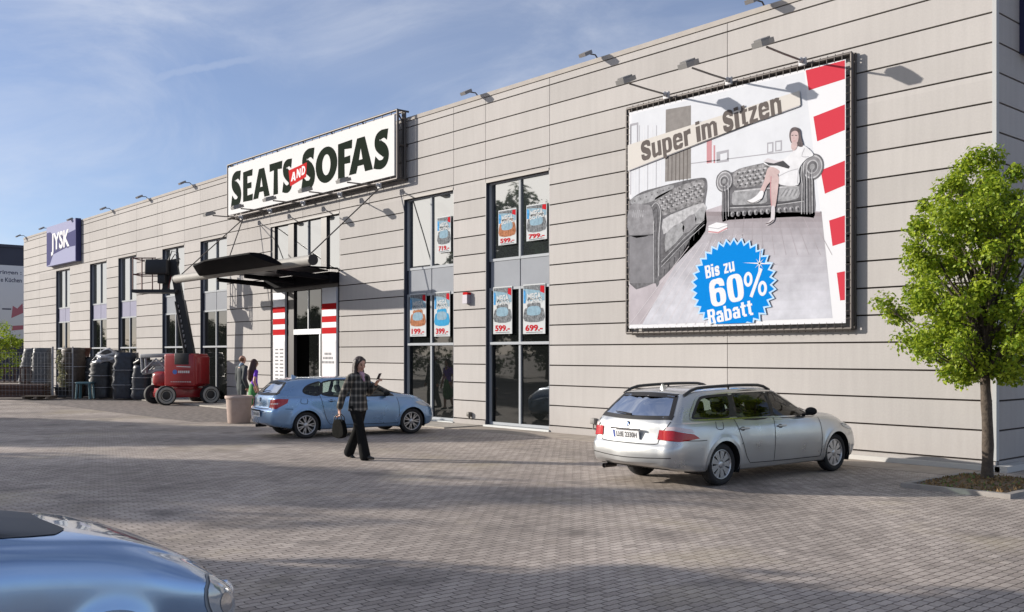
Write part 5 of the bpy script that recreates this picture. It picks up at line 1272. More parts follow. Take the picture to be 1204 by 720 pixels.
def hand(mb, wrist, d, palm_n, curl=.5, s=1.0):
    """palm, four bent fingers and a thumb; d = forearm direction, palm_n = normal of the palm"""
    d = Vector(d).normalized(); pn = Vector(palm_n).normalized(); sd = d.cross(pn).normalized(); w_ = Vector(wrist)
    for k in range(4):
        base = w_ + d*.085*s + sd*(-.030+.020*k)*s; limb(mb, [w_ + d*.01*s + sd*(-.018+.012*k)*s, base], [.015*s,.0125*s])
        ln = (.036,.042,.040,.031)[k]*s; p = base; dr = d.copy()
        for j in range(3):
            dr = (Matrix.Rotation(-curl*(.6+.35*j), 3, sd) @ dr).normalized() if j or curl > .3 else dr
            q = p + dr*ln*(1,.72,.55)[j]; limb(mb, [p, q], [(.0098-.0012*j)*s,(.0092-.0014*j)*s]); p = q
    tb = w_ + d*.03*s - sd*.028*s; t1 = tb + (d*.6 - sd*.75 + pn*.35).normalized()*.042*s; t2 = t1 + (d*.9 - sd*.1 + pn*.45).normalized()*.032*s
    limb(mb, [tb, t1, t2], [.0135*s,.0115*s,.009*s])
def head(mb, c, h=.225, yaw=0, pitch=0):
    """skull, jaw, nose, ears; +x is the face before yaw/pitch"""
    M = Matrix.Translation(c) @ Matrix.Rotation(yaw, 4, 'Z') @ Matrix.Rotation(pitch, 4, 'Y') @ Matrix.Scale(h/.225, 4)
    t = MB(); t.ball((-.012,0,.028), .092, 0, 12, (1.02,.84,.96)); t.ball((.018,0,-.035), .070, 0, 12, (.92,.80,1.02)); t.ball((.040,0,-.082), .034, 0, 10, (1,.95,.75)); t.ball((.05,0,.03), .05, 0, 10, (.72,1.1,.9))
    limb(t, [(.083,0,.018),(.100,0,-.022)], [.010,.0155]); 
    for s_ in (1,-1): t.ball((-.012,s_*.078,-.008), .027, 0, 8, (.65,.32,1.1)); t.ball((.060,s_*.036,-.018), .026, 0, 8, (.7,1,1))
    t.ball((.077,0,-.052), .016, 0, 8, (.6,1.5,.55))
    mb.add([M @ Vector(v) for v in t.v], t.f); return M
def face(parent, M):
    g = MB()
    for s_ in (1,-1): g.ball(M @ Vector((.079,s_*.031,.012)), .0105, 0, 8)
    g.build('eye', mat('eye_dark', (0.03,0.02,0.018), 0.25), parent)
    g = MB(); g.tube([M @ Vector((.078,-.027,-.052)), M @ Vector((.093,0,-.055)), M @ Vector((.078,.027,-.052))], [.004,.0075,.004], 8); g.build('mouth', mat('lips', (0.34,0.09,0.08), 0.4), parent)
    g = MB()
    for s_ in (1,-1): g.tube([M @ Vector((.082,s_*.018,.030)), M @ Vector((.080,s_*.036,.036)), M @ Vector((.070,s_*.050,.030))], .0045, 6)
    g.build('eyebrow', mat('brow', (0.03,0.02,0.015), 0.7), parent)
SKIN = mat('skin', (0.56,0.31,0.22), 0.5, var=.06, scale=30); HAIRB = mat('hair_dark_brown', (0.030,0.017,0.013), 0.45, var=.4, scale=40, bump=.4)
def plaid():
    m = mat('plaid_wool', (0.03,0.028,0.026), 0.9)
    t = m.node_tree; b = t.nodes['Principled BSDF']; Lk = t.links.new
    co = node(m, 'ShaderNodeTexCoord'); sp = node(m, 'ShaderNodeSeparateXYZ'); Lk(co.outputs['Object'], sp.inputs[0])
    def wave(sk, period, w0):
        a = node(m, 'ShaderNodeMath', operation='PINGPONG'); Lk(sk, a.inputs[0]); a.inputs[1].default_value = period/2
        r_ = node(m, 'ShaderNodeMapRange', interpolation_type='SMOOTHSTEP'); r_.inputs[1].default_value = period/2-w0; r_.inputs[2].default_value = period/2; Lk(a.outputs[0], r_.inputs[0]); return r_.outputs[0]
    sx = node(m, 'ShaderNodeMath', operation='ADD'); Lk(sp.outputs[0], sx.inputs[0]); Lk(sp.outputs[1], sx.inputs[1])
    a, c = wave(sx.outputs[0], .115, .034), wave(sp.outputs[2], .125, .034)
    ad = node(m, 'ShaderNodeMath', operation='ADD'); Lk(a, ad.inputs[0]); Lk(c, ad.inputs[1])
    ml = node(m, 'ShaderNodeMath', operation='MULTIPLY'); Lk(a, ml.inputs[0]); Lk(c, ml.inputs[1])
    m2 = node(m, 'ShaderNodeMath', operation='MULTIPLY_ADD'); Lk(ml.outputs[0], m2.inputs[0]); m2.inputs[1].default_value = 1.2; Lk(ad.outputs[0], m2.inputs[2])
    r_ = node(m, 'ShaderNodeMapRange'); r_.inputs[2].default_value = 3.0; Lk(m2.outputs[0], r_.inputs[0])
    mx = node(m, 'ShaderNodeMix', data_type='RGBA'); Lk(r_.outputs[0], mx.inputs[0]); mx.inputs[6].default_value = (.022,.021,.019,1); mx.inputs[7].default_value = (.30,.27,.23,1)
    Lk(mx.outputs[2], b.inputs['Base Color']); return m
CHAR = mat('charcoal_cloth', (0.012,0.012,0.012), 0.9, spec=.1, var=.15, scale=25); SHOE = mat('black_leather', (0.012,0.011,0.011), 0.3)
def walking_woman():
    D0 = 18.2; p = ground_at(421, 540.0)
    hd = math.atan2(.7523, .6588) - R(34)          # walking towards the right of the picture, a little towards the viewer
    w_ = thing('person', 'woman in plaid jacket and dark trousers walking past the blue hatchback, looking at her phone', 'person', (p.x, p.y, 0), hd)
    k = 1.075
    hip, chest, neck = Vector((0,0,.93)), Vector((.015,0,1.30)), Vector((.02,0,1.47))
    hc = Vector((.055,0,1.635))
    legs = {1: [(0,.085,.92),(-.10,.09,.50),(-.30,.085,.14),(-.33,.085,.10)], -1: [(0,-.085,.92),(.14,-.085,.50),(.24,-.08,.12),(.25,-.08,.08)]}
    armr = [(-.01,-.185,1.40),(-.13,-.235,1.13),(-.19,-.255,.91),(-.195,-.255,.86)]          # near arm hangs with the bag
    arml = [(.02,.18,1.40),(.03,.245,1.15),(.26,.15,1.27),(.31,.12,1.31)]
    S = Matrix.Scale(k, 4)
    def fin(mb, vox, n=4): 
        o = fuse(mb, vox, n); o.v = [tuple(S @ Vector(v)) for v in o.v]; return o
    b = MB(); MH = head(b, hc, .232, R(-16), R(14)); limb(b, [(.02,0,1.44),(.035,0,1.55)], [.052,.048]); limb(b, [hip, (0,0,1.1), chest, (.01,0,1.42)], [.12,.105,.12,.10])
    for s_ in (1,-1): limb(b, legs[s_], [.085,.058,.040,.042])
    for a_ in (armr, arml): limb(b, a_, [.05,.042,.033,.027])
    hand(b, armr[-1], (.05,0,-1), (0.3,1,0), .9); hand(b, arml[-1], (.75,-.25,.62), (-.45,-.1,.85), .55)
    fin(b, .0065, 2).build('body', SKIN, w_)
    t = MB(); Mf = S @ MH; face(w_, Mf)
    hr = MB()
    hr.ball(hc+Vector((-.022,0,.050)), .104, 0, 12, (1.0,.93,.97)); limb(hr, [hc+Vector((.03,-.02,.115)), hc+Vector((.055,.045,.075)), hc+Vector((.03,.078,.02))], [.03,.024,.018]); limb(hr, [hc+Vector((.03,-.02,.115)), hc+Vector((.05,-.055,.075)), hc+Vector((.015,-.080,.02))], [.03,.022,.018])
    for s_ in (1,-1): limb(hr, [hc+Vector((-.02,s_*.072,.06)), hc+Vector((-.045,s_*.082,-.05)), hc+Vector((-.035,s_*.098,-.17)), hc+Vector((-.02,s_*.105,-.27))], [.040,.032,.034,.018])
    limb(hr, [hc+Vector((-.07,0,.03)), hc+Vector((-.085,0,-.1)), hc+Vector((-.09,0,-.25))], [.085,.082,.05])
    fin(hr, .010, 2).build('hair', HAIRB, w_)
    j = MB(); limb(j, [(0,0,.84),(0,0,1.0),(.0,0,1.13),(.015,0,1.30),(.01,0,1.43)], [.175,.160,.138,.140,.098])
    j.v = [(v[0]*.92, v[1]*1.08, v[2]) for v in j.v]
    limb(j, armr[:3], [.074,.064,.056]); limb(j, arml[:3], [.074,.064,.056])
    limb(j, [(0,-.14,1.42),(0,.14,1.42)], [.075,.075])
    for s_ in (1,-1): limb(j, [(.07,s_*.06,1.46),(.15,s_*.045,1.30),(.165,s_*.015,1.12)], [.022,.020,.012])
    j = fin(j, .011, 3); rgj = random.Random(2)
    j.v = [(v[0], v[1], max(v[2], .845*k + .012*math.sin(v[1]*17) + .008*math.sin(v[0]*23))) for v in j.v]; j.build('jacket', plaid(), w_)
    q = MB(); limb(q, [(.09,-.035,1.49),(.115,0,1.43),(.09,.035,1.49)], [.022,.026,.022]); limb(q, [(.07,0,1.5),(.14,0,1.36)], [.03,.02]); fin(q, .008, 2).build('blouse', mat('pink_blouse', (0.45,0.28,0.36), 0.7), w_)
    tr_ = MB(); limb(tr_, [(0,0,.86),(0,0,.98)], [.125,.12])
    limb(tr_, [(0,.08,.90),(-.10,.09,.50),(-.29,.085,.10)], [.105,.080,.094]); limb(tr_, [(0,-.08,.90),(.14,-.085,.50),(.235,-.08,.07)], [.105,.080,.096])
    fin(tr_, .011, 3).build('trousers', CHAR, w_)
    for (x, y, z, tilt) in ((-.30,.085,.06,.30),(.27,-.08,.045,-.12)):
        g = MB(); M = S @ Matrix.Translation((x,y,z)) @ Matrix.Rotation(tilt, 4, 'Y')
        sh = MB(); limb(sh, [(-.05,0,.03),(.06,0,.0),(.15,0,-.02)], [.038,.036,.024]); limb(sh, [(-.06,0,.02),(-.065,0,-.045)], [.016,.009]); sh = fuse(sh, .008, 1)
        g.add([M @ Vector(v) for v in sh.v], sh.f, 0, True); g.build('shoe', SHOE, w_)
    # bag in the hanging hand, phone in the raised one (things of their own)
    Mw = Matrix.Translation((p.x,p.y,0)) @ Matrix.Rotation(hd, 4, 'Z') @ S
    hb_ = Mw @ Vector((-.195,-.255,.775))
    bag = thing('handbag', 'soft black leather handbag hanging from the walking woman\'s hand', 'handbag', hb_, hd)
    g = MB(); prof = smoothc([(-.14,-.43),(.02,-.475),(.16,-.43),(.175,-.30),(.12,-.15),(.06,-.10),(-.08,-.10),(-.13,-.16),(-.165,-.30)], 4)
    Mb = Matrix.Rotation(R(90), 4, 'X'); g.prism(prof, -.055, .055, Mb); g = fuse(g, .012, 5); g.v = [(v[0]*.88, v[1], v[2]*.92) for v in g.v]; g.build('pouch', mat('bag_leather', (0.006,0.006,0.0055), 0.8, spec=.08, var=.4, scale=10, bump=.5), bag)
    for s_ in (.035,-.035):
        g = MB(); g.tube([(-.10,s_,-.12),(-.085,s_,-.04),(-.03,s_*.4,.01),(.03,s_*.4,.01),(.085,s_,-.04),(.10,s_,-.12)], .009, 8); g.build('strap', SHOE, bag)
    ph = Mw @ Vector((.405,.085,1.435)); g = MB(); g.cbox((0,0,0),(.012,.07,.14),0,0,.005)
    o = g.build('phone', mat('phone_black', (0.02,0.02,0.024), 0.15), None, ph); o.rotation_euler = (R(8),R(35),hd); tag(o, 'dark mobile phone held up in the walking woman\'s hand', 'phone')
walking_woman()
def standing(px, D, height, hd, label, kind):
    rt = Vector((.6588,.7523,0)); f = Vector((-.7523,.6588,0)); c = CAMPOS + rt*((px-602)/1150*D) + f*D
    w_ = thing('person', label, 'person', (c.x, c.y, .03), hd); k = height/1.75; S = Matrix.Scale(k, 4)
    def fin(mb, vox, n=4):
        o = fuse(mb, vox, n); o.v = [tuple(S @ Vector(v)) for v in o.v]; return o
    male = kind == 'man'; hc = Vector((.03,0,1.62)); sw = .20 if male else .165
    legs = {1: [(0,.09,.90),(.06,.09,.48),(.06,.09,.08)], -1: [(0,-.09,.90),(-.02,-.09,.48),(-.14,-.09,.11)]}
    arms = {s_: [(0,s_*sw,1.38),(-.04+.05*s_,s_*(sw+.055),1.10),(.06+.04*s_,s_*(sw+.05),.86)] for s_ in (1,-1)}
    b = MB(); MH = head(b, hc, .225, R(6) if male else R(-6), 0); limb(b, [(0,0,1.40),(.02,0,1.53)], [.055,.052]); limb(b, [(0,0,.92),(0,0,1.15),(0,0,1.36)], [.115,.10,.11])
    for s_ in (1,-1):
        limb(b, legs[s_], [.08,.055,.04]); limb(b, arms[s_], [.047,.040,.030]); hand(b, arms[s_][-1], (.15,0,-1), (0,-s_,0), .5); limb(b, [legs[s_][-1], Vector(legs[s_][-1])+Vector((.15,0,-.05))], [.04,.03])
    fin(b, .009, 2).build('body', SKIN, w_); face(w_, S @ MH)
    if male:
        j = MB(); limb(j, [(0,0,.80),(0,0,1.1),(0,0,1.30),(0,0,1.40)], [.15,.145,.155,.11]); j.v = [(v[0]*.85, v[1]*1.22, v[2]) for v in j.v]; limb(j, [(0,-.16,1.40),(0,.16,1.40)], [.075,.075])
        for s_ in (1,-1): limb(j, arms[s_], [.08,.068,.055])
        fin(j, .013).build('suit_jacket', mat('dark_suit', (0.035,0.045,0.048), 0.8, var=.15, scale=12), w_)
        q = MB(); limb(q, [(-.02,0,1.46),(.0,0,1.49)], [.07,.066]); fin(q, .01).build('shirt_collar', mat('collar_blue', (0.25,0.35,0.45), 0.7), w_)
        hr = MB(); hr.ball(hc+Vector((-.03,0,.015)), .092, 0, 12, (.95,.95,.78)); fin(hr, .01, 1).build('hair', mat('hair_auburn', (0.20,0.085,0.035), 0.6), w_)
        tr_ = MB(); 
        for s_ in (1,-1): limb(tr_, legs[s_], [.11,.085,.08])
        fin(tr_, .013).build('trousers', mat('dark_suit', (0.035,0.045,0.048)), w_)
    else:
        j = MB(); limb(j, [(0,0,.95),(0,0,1.12),(0,0,1.32),(0,0,1.40)], [.125,.112,.125,.09]); j.v = [(v[0]*.9, v[1]*1.12, v[2]) for v in j.v]
        for s_ in (1,-1): limb(j, [arms[s_][0], Vector(arms[s_][0])+(Vector(arms[s_][1])-Vector(arms[s_][0]))*.45], [.062,.055])
        fin(j, .012).build('top', mat('violet_top', (0.16,0.03,0.55), 0.7), w_)
        q = MB(); limb(q, [(0,0,.97),(0,0,.80),(0,0,.52)], [.128,.16,.19]); fin(q, .014).build('skirt', mat('green_skirt', (0.05,0.24,0.06), 0.75), w_)
        hr = MB(); hr.ball(hc+Vector((-.025,0,.03)), .105, 0, 12, (1,.95,1)); limb(hr, [hc+Vector((-.07,0,.0)), hc+Vector((-.11,.0,-.2)), hc+Vector((-.115,.02,-.42)), hc+Vector((-.10,.03,-.55))], [.095,.115,.10,.04]); 
        for s_ in (1,-1): limb(hr, [hc+Vector((-.03,s_*.08,0)), hc+Vector((-.07,s_*.11,-.2)), hc+Vector((-.09,s_*.10,-.38))], [.05,.06,.03])
        fin(hr, .013).build('hair', mat('hair_reddish', (0.045,0.015,0.012), 0.5, var=.4, scale=30), w_)
    for s_ in (1,-1):
        f_ = legs[s_][-1]; g = MB(); sh = MB(); limb(sh, [(f_[0]-.03,f_[1],f_[2]-.03),(f_[0]+.16,f_[1],f_[2]-.05)], [.045,.036]); sh = fuse(sh, .011, 1); g.add([S @ Vector(v) for v in sh.v], sh.f, 0, True); g.build('shoe', SHOE, w_)
standing(284.5, 29.6, 1.88, R(96), 'man in a dark suit seen from behind, walking towards the store door', 'man')
standing(298.5, 29.0, 1.77, R(88), 'woman with long dark hair, violet top and green skirt seen from behind', 'woman')
# ------------------------------------------------------------------ trees
def leaf_material(name, c0, c1, tr=.35):
    m = bpy.data.materials.new(name); m.use_nodes = True; t = m.node_tree; b = t.nodes['Principled BSDF']; out = t.nodes['Material Output']; Lk = t.links.new
    geo = node(m, 'ShaderNodeNewGeometry'); cr = node(m, 'ShaderNodeMix', data_type='RGBA'); Lk(geo.outputs['Random Per Island'], cr.inputs[0]); cr.inputs[6].default_value = (*c0,1); cr.inputs[7].default_value = (*c1,1)
    Lk(cr.outputs[2], b.inputs['Base Color']); b.inputs['Roughness'].default_value = .5; b.inputs['Specular IOR Level'].default_value = .35
    tl = node(m, 'ShaderNodeBsdfTranslucent'); Lk(cr.outputs[2], tl.inputs[0]); mx = node(m, 'ShaderNodeMixShader'); mx.inputs[0].default_value = tr
    Lk(b.outputs[0], mx.inputs[1]); Lk(tl.outputs[0], mx.inputs[2]); Lk(mx.outputs[0], out.inputs[0]); return m
LEAF1 = leaf_material('spring_leaves', (0.11,0.20,0.010), (0.42,0.50,0.04), .42); LEAF2 = leaf_material('dark_leaves', (0.035,0.07,0.014), (0.09,0.14,0.03), .3)
BARK = mat('bark', (0.075,0.058,0.044), 0.9, var=.5, scale=14, bump=.9, bscale=22)
def leaf_cloud(clumps, size, rng):
    mb = MB()
    for (c, rad, n) in clumps:
        for _ in range(n):
            d = Vector((rng.gauss(0,1), rng.gauss(0,1), rng.gauss(0,.85))); d = d.normalized()*rad*(rng.random()**.5)
            p = c + d
            nrm = (d.normalized()*.6 + Vector((rng.gauss(0,.6), rng.gauss(0,.6), .55+rng.gauss(0,.5)))).normalized()
            a = nrm.orthogonal().normalized(); a = (Matrix.Rotation(rng.uniform(0,6.28), 3, nrm) @ a); b = nrm.cross(a)
            s = size*rng.uniform(.5,1.45)
            mb.add([p-a*s*.5, p+b*s*.33+nrm*s*.06, p+a*s*.55, p-b*s*.33+nrm*s*.06], [(0,1,2,3)])
    return mb
def make_tree(name, label, loc, prof, nclump, crad, nleaf, lsize, leafm, trunk_r, fork, seed, group=None, bare=0, limb_frac=.5):
    """prof: list of (z, radius) of the crown outline"""
    rng = random.Random(seed); t = thing(name, label, 'tree', loc, 0, group)
    f = pchip([p[0] for p in prof], [p[1] for p in prof]); z0, z1 = prof[0][0], prof[-1][0]
    clumps = []; tries = 0
    lean = [rng.uniform(0,6.28) for _ in range(4)]
    while len(clumps) < nclump and tries < nclump*60:
        tries += 1
        z = rng.uniform(z0, z1); rr_ = float(f(z)); a = rng.uniform(0, 6.283)
        wob = 1 + .13*math.sin(2*a+lean[0]+z*1.3) + .10*math.sin(3*a+lean[1]-z*2.1)
        q = rr_*wob*(rng.random()**.42)
        if rng.random() > (rr_/max(p[1] for p in prof))**1.3+.08: continue
        c = Vector((q*math.cos(a), q*math.sin(a), z))
        if any((c-k[0]).length < crad*.75 for k in clumps): continue
        clumps.append((c, crad*rng.uniform(.7,1.25), int(nleaf*rng.uniform(.6,1.3))))
    leaf_cloud(clumps, lsize, rng).build('crown', leafm, t)
    g = MB(); zf = fork; pts, rs = [], []
    for k in range(9):
        z = -.05 + (zf+.05)*k/8; pts.append((.025*math.sin(z*2.3)*trunk_r*10, .02*math.cos(z*1.9)*trunk_r*10, z)); rs.append(trunk_r*(1.25 if k == 0 else 1.0-.18*k/8)*(1+.06*math.sin(k*2.4)))
    g.tube(pts, rs, 12); top = Vector(pts[-1])
    lead = top + Vector((.05,.03,(z1-zf)*.8)); g.tube([top-Vector((0,0,.1)), top+(lead-top)*.4+Vector((.08,0,0)), lead], [trunk_r*.75, trunk_r*.42, trunk_r*.08], 8)
    for (c, rad, n) in clumps:
        if rng.random() > limb_frac: continue
        st = top + (lead-top)*max(0, min(.75, (c.z-zf)/(z1-zf)-.25-.2*rng.random()))
        md = st + (c-st)*.5 + Vector((0,0,-.10*(c-st).length*rng.uniform(-.3,1))); r0 = trunk_r*min(.42, .15+.12*(c-st).length)
        g.tube([st, st+(md-st)*.5+Vector((rng.gauss(0,.03),rng.gauss(0,.03),0))*crad*3, md, c+(c-st)*.04], [r0, r0*.8, r0*.55, r0*.12], 6)
        for _ in range(2):
            e = c + Vector((rng.gauss(0,1),rng.gauss(0,1),rng.gauss(.2,.8))).normalized()*rad; g.tube([c+(md-c)*.3, e], [r0*.3, r0*.08], 4)
    for _ in range(bare):
        st = lead + Vector((rng.uniform(.1,.75), rng.uniform(-.2,.6), rng.uniform(-1.0,-.5))); e = st + Vector((rng.gauss(.05,.12), rng.gauss(0,.12), rng.uniform(.35,.75))); g.tube([st, st+(e-st)*.5, e], [.010,.007,.003], 4)
    g.build('trunk', BARK, t); return t
maple = make_tree('maple_tree', 'young maple with bright green spring leaves in a kerbed bed at the right edge', (0.56,-1.70,0),
    [(1.5,.5),(1.8,1.02),(2.2,1.24),(2.8,1.24),(3.4,1.08),(3.9,1.02),(4.35,.90),(4.7,.50),(4.95,.15)], 200, .21, 250, .060, LEAF1, .088, 1.62, 11, bare=26)
g = MB(); KX0, KX1, KY0, KY1 = -.10, 1.45, -3.05, -.95
for a, b_ in (((KX0,KY0),(KX1,KY0+.10)), ((KX0,KY1-.10),(KX1,KY1)), ((KX0,KY0+.102),(KX0+.10,KY1-.102)), ((KX1-.10,KY0+.102),(KX1,KY1-.102))): g.box((*a,-.05),(*b_,.065))
tag(g.build('kerb', kerb_m), kind='structure')
g = MB(); rng = random.Random(4); n = 14
vs = [(KX0+.1+(KX1-KX0-.2)*i/n, KY0+.1+(KY1-KY0-.2)*j/n, .035+.045*math.sin(math.pi*i/n)*math.sin(math.pi*j/n)+rng.uniform(-.01,.01)) for i in range(n+1) for j in range(n+1)]
g.add(vs, [(i*(n+1)+j,(i+1)*(n+1)+j,(i+1)*(n+1)+j+1,i*(n+1)+j+1) for i in range(n) for j in range(n)])
tag(g.build('soil', mat('soil', (0.17,0.12,0.075), 0.95, var=.6, scale=20, bump=.8)), kind='structure')
g = MB()
for _ in range(900):
    x, y = rng.uniform(KX0+.12,KX1-.12), rng.uniform(KY0+.12,KY1-.12); a = rng.uniform(0,6.28); s = rng.uniform(.012,.035); z = .05+.045*math.sin(math.pi*(x-KX0)/(KX1-KX0))*math.sin(math.pi*(y-KY0)/(KY1-KY0)); h = rng.choice((0,0,0,0,.012,.03))
    g.add([(x-s*math.cos(a),y-s*math.sin(a),z),(x+s*math.cos(a),y+s*math.sin(a),z),(x+s*.6*math.cos(a+1),y+s*.6*math.sin(a+1),z+.02+h)], [(0,1,2)], 0 if rng.random() < .86 else 1)
tag(g.build('leaf_litter', [mat('dry_leaf', (0.22,0.14,0.06), 0.8), mat('weed_green', (0.10,0.15,0.03), 0.7)]), kind='stuff')
# unseen trees placed to shade the paving and show in the windows
PR = [(1.9,.5),(2.8,1.9),(4.2,2.55),(5.6,2.3),(6.9,1.5),(7.8,.4)]
ctree = make_tree('unseen_tree', 'unseen round headed tree placed for its shade and window reflections', (-31.5,-28.6,0), PR, 170, .60, 75, .27, LEAF2, .15, 2.2, 21, 'unseen trees placed for shade and reflections')
spots = [(-31.9,-30.2,1.42,40),(-33.9,-23.2,.98,80),(-12.8,-24.9,1.2,200),(-39.5,-27.5,1.0,130),(-50.5,-34.0,1.85,250),(-47.0,-34.5,1.25,10),(-58.5,-29.5,1.05,300),(-65,-22,.66,20),(-74,-18.5,.60,60),(-82,-19,.62,90),(-70,-27,.75,200),(-92,-15,.6,140),(-100,-18,.66,10),(-78,-23,.66,170),(-60,-38,1.0,330),(-42,-45,1.1,35)]
for i, (x, y, s, a) in enumerate(spots):
    o = ctree if i == 0 else copy_tree(ctree)
    o.location = (x,y,0); o.scale = (s,s,s); o.rotation_euler = (0,0,R(a))
# unseen hedge added to darken the window reflections
rng = random.Random(9); hc_ = []
for k in range(300):
    t_ = k/299; c = Vector((-125+100*t_, -22-28*t_, 0)); hc_.append((c+Vector((rng.uniform(-.6,.6),rng.uniform(-.6,.6),rng.uniform(.4,2.9))), .8, 30))
hd_ = thing('hedge', 'long unseen hedge added to darken the lower window reflections', 'hedge', (0,0,0)); leaf_cloud(hc_, .34, rng).build('foliage', LEAF2, hd_)
# bush at the left edge, before the neighbouring building
bs = make_tree('small_tree', 'bushy green tree at the left edge in front of the white hoarding', ground_at(-8, 450)*1.0, [(.5,.9),(1.2,1.7),(2.4,1.9),(3.4,1.3),(4.1,.4)], 70, .42, 90, .13, LEAF1, .09, .7, 31)
# ------------------------------------------------------------------ concrete planter by the hatchback
p = ground_at(281, 497.5)
pl = thing('planter_tub', 'pinkish concrete planter tub standing behind the blue hatchback', 'planter', (p.x,p.y,0))
g = MB(); g.lathe([(.28,0),(.31,.02),(.355,.66),(.375,.69),(.39,.70),(.39,.76),(.375,.775),(.335,.775),(.33,.66),(0.001,.66)], 40); g.build('tub', mat('pink_concrete', (0.44,0.345,0.30), 0.85, var=.1, scale=6, bump=.15), pl)
g = MB(); g.lathe([(.325,.672),(.2,.70),(0.001,.705)], 24); g.build('soil_fill', mat('soil', (0.11,0.075,0.045)), pl)
# ------------------------------------------------------------------ articulated boom lift
RZC = math.atan2(.7523, .6588)
p = ground_at(214, 475.0)
lf = thing('boom_lift', 'red articulated boom lift with raised black boom and basket parked beside the entrance', 'boom lift', (p.x,p.y,.0), RZC)
LRED = mat('lift_red', (0.30,0.008,0.013), 0.38, coat=.4, var=.08, scale=3); LBLK = mat('lift_black', (0.014,0.014,0.016), 0.45); LGRY = mat('lift_grey', (0.26,0.27,0.29), 0.45, .3, var=.15, scale=6)
Mc = Matrix.Rotation(R(35), 4, 'Z')
g = MB(); 
for q in ((-.95,-.42,.26,.95,.42,.62), (-.95,-.66,.28,-.72,.66,.48), (.72,-.66,.28,.95,.66,.48)): 
    t_ = MB(); t_.cbox(((q[0]+q[3])/2,(q[1]+q[4])/2,(q[2]+q[5])/2),(q[3]-q[0],q[4]-q[1],q[5]-q[2]),0,0,.03); g.add([Mc @ Vector(v) for v in t_.v], t_.f, 0, True)
g.build('chassis', LRED, lf)
for sx in (-.84,.84):
    for sy in (-.80,.80):
        M = Mc @ Matrix.Translation((sx,sy,.37)) @ Matrix.Rotation(R(90 if sy < 0 else -90), 4, 'X')
        g = MB(); g.lathe([(.20,-.13),(.34,-.13),(.37,-.10),(.37,.10),(.34,.13),(.20,.13)], 32, 0, M); wh = g.build('wheel', TYRE, lf)
        g = MB(); g.lathe([(.315,.132),(.295,.140),(.235,.140),(.205,.11),(.12,.08),(.001,.08)], 28, 0, M); g.build('rim', mat('rim_cream', (0.33,0.32,0.29), 0.6), wh)
        g = MB(); g.lathe([(.19,.084),(.10,.105),(.001,.105)], 20, 0, M); g.build('hub', LBLK, wh)
Mt = Matrix.Rotation(R(-14), 4, 'Z')
g = MB(); t_ = MB(); t_.cbox((.20,.0,1.32),(1.30,1.05,1.26),0,0,.07); t_.cbox((.70,.05,1.30),(.42,1.00,1.15),0,0,.1); t_.cbox((.2,0,.64),(.9,.8,.12)); g.add([Mt @ Vector(v) for v in t_.v], t_.f, 0, True); g.build('turntable', LRED, lf)
g = MB(); t_ = MB(); t_.cbox((-.72,-.1,.98),(.62,.8,.56),0,0,.16); g.add([Mt @ Vector(v) for v in t_.v], t_.f, 0, True); g.build('engine_cover', LRED, lf)
g = MB(); t_ = MB(); t_.cbox((.32,-.16,1.75),(.62,.75,.44),0,0,.02); g.add([Mt @ Vector(v) for v in t_.v], t_.f, 0, True); g.build('boom_mount', LBLK, lf)
# side decal: blue swirl, pale lettering too small to read
g = MB()
def dec(pts, mi): g.add([Mt @ Vector((q[0],-.529,q[1])) for q in pts], [tuple(range(len(pts)))], mi)
dec([(q[0],q[1]) for q in ell(.03,1.25,.10,.09,18)], 0)
dec([(q[0],q[1]) for q in ell(.05,1.23,.055,.05,14)], 1) if False else None
for k in range(6): dec([(.17+.085*k,1.21),(.23+.085*k,1.21),(.235+.085*k,1.30),(.175+.085*k,1.30)], 1)
for k in range(9): dec([(-.15+.1*k,.86),(-.08+.1*k,.86),(-.08+.1*k,.885),(-.15+.1*k,.885)], 1)
dec([(.1,1.45),(.70,1.43),(.70,1.455),(.1,1.48)], 1)
g.build('decal', [mat('decal_blue', (0.05,0.13,0.42), 0.4), mat('decal_white', (0.5,0.5,0.52), 0.5)], lf)
g = MB()
for z0, z1, x0, x1, y in ((1.86,1.90,-1.72,-.3,-.1),(1.52,1.60,-1.55,-.3,.05),(1.20,1.36,-1.70,-.5,.0)):
    d = Vector((x1-x0,0,z1-z0)); L_ = d.length; M = Mt @ Matrix.Translation((x0,y,z0)) @ Matrix.Rotation(-math.atan2(z1-z0,x1-x0), 4, 'Y')
    t_ = MB(); t_.cbox((L_/2,0,0),(L_,.20,.15),0,0,.02); g.add([M @ Vector(v) for v in t_.v], t_.f, 0, True)
for x in (-1.68,-1.5): g.tube([Mt @ Vector((x,-.1,1.2)), Mt @ Vector((x-.05,-.1,1.92))], .055, 8)
for y in (-.22,.2): g.tube([Mt @ Vector((-1.6,y,1.25)), Mt @ Vector((-1.0,y,1.75)), Mt @ Vector((-.5,y,1.3))], .04, 8)
g.build('riser_arms', LGRY, lf)
def beam(g, a, b, wd, ht, mi=0):
    a, b = Vector(a), Vector(b); d = b-a; q = d.to_track_quat('X','Z'); M = Matrix.Translation(a) @ q.to_matrix().to_4x4(); g.box((0,-wd/2,-ht/2),(d.length,wd/2,ht/2),mi,M)
g = MB(); beam(g, (.40,-.15,1.75), (-.02,-.15,4.0), .26, .36); beam(g, (.02,-.15,3.8), (-.30,-.15,5.60), .20, .28); beam(g, (-.30,-.15,5.55), (-.36,-.15,5.25), .24, .44); g.tube([(.22,-.34,2.0),(-.12,-.34,3.9)], .05, 8)
bo_ = g.build('boom', LBLK, lf)
g = MB()
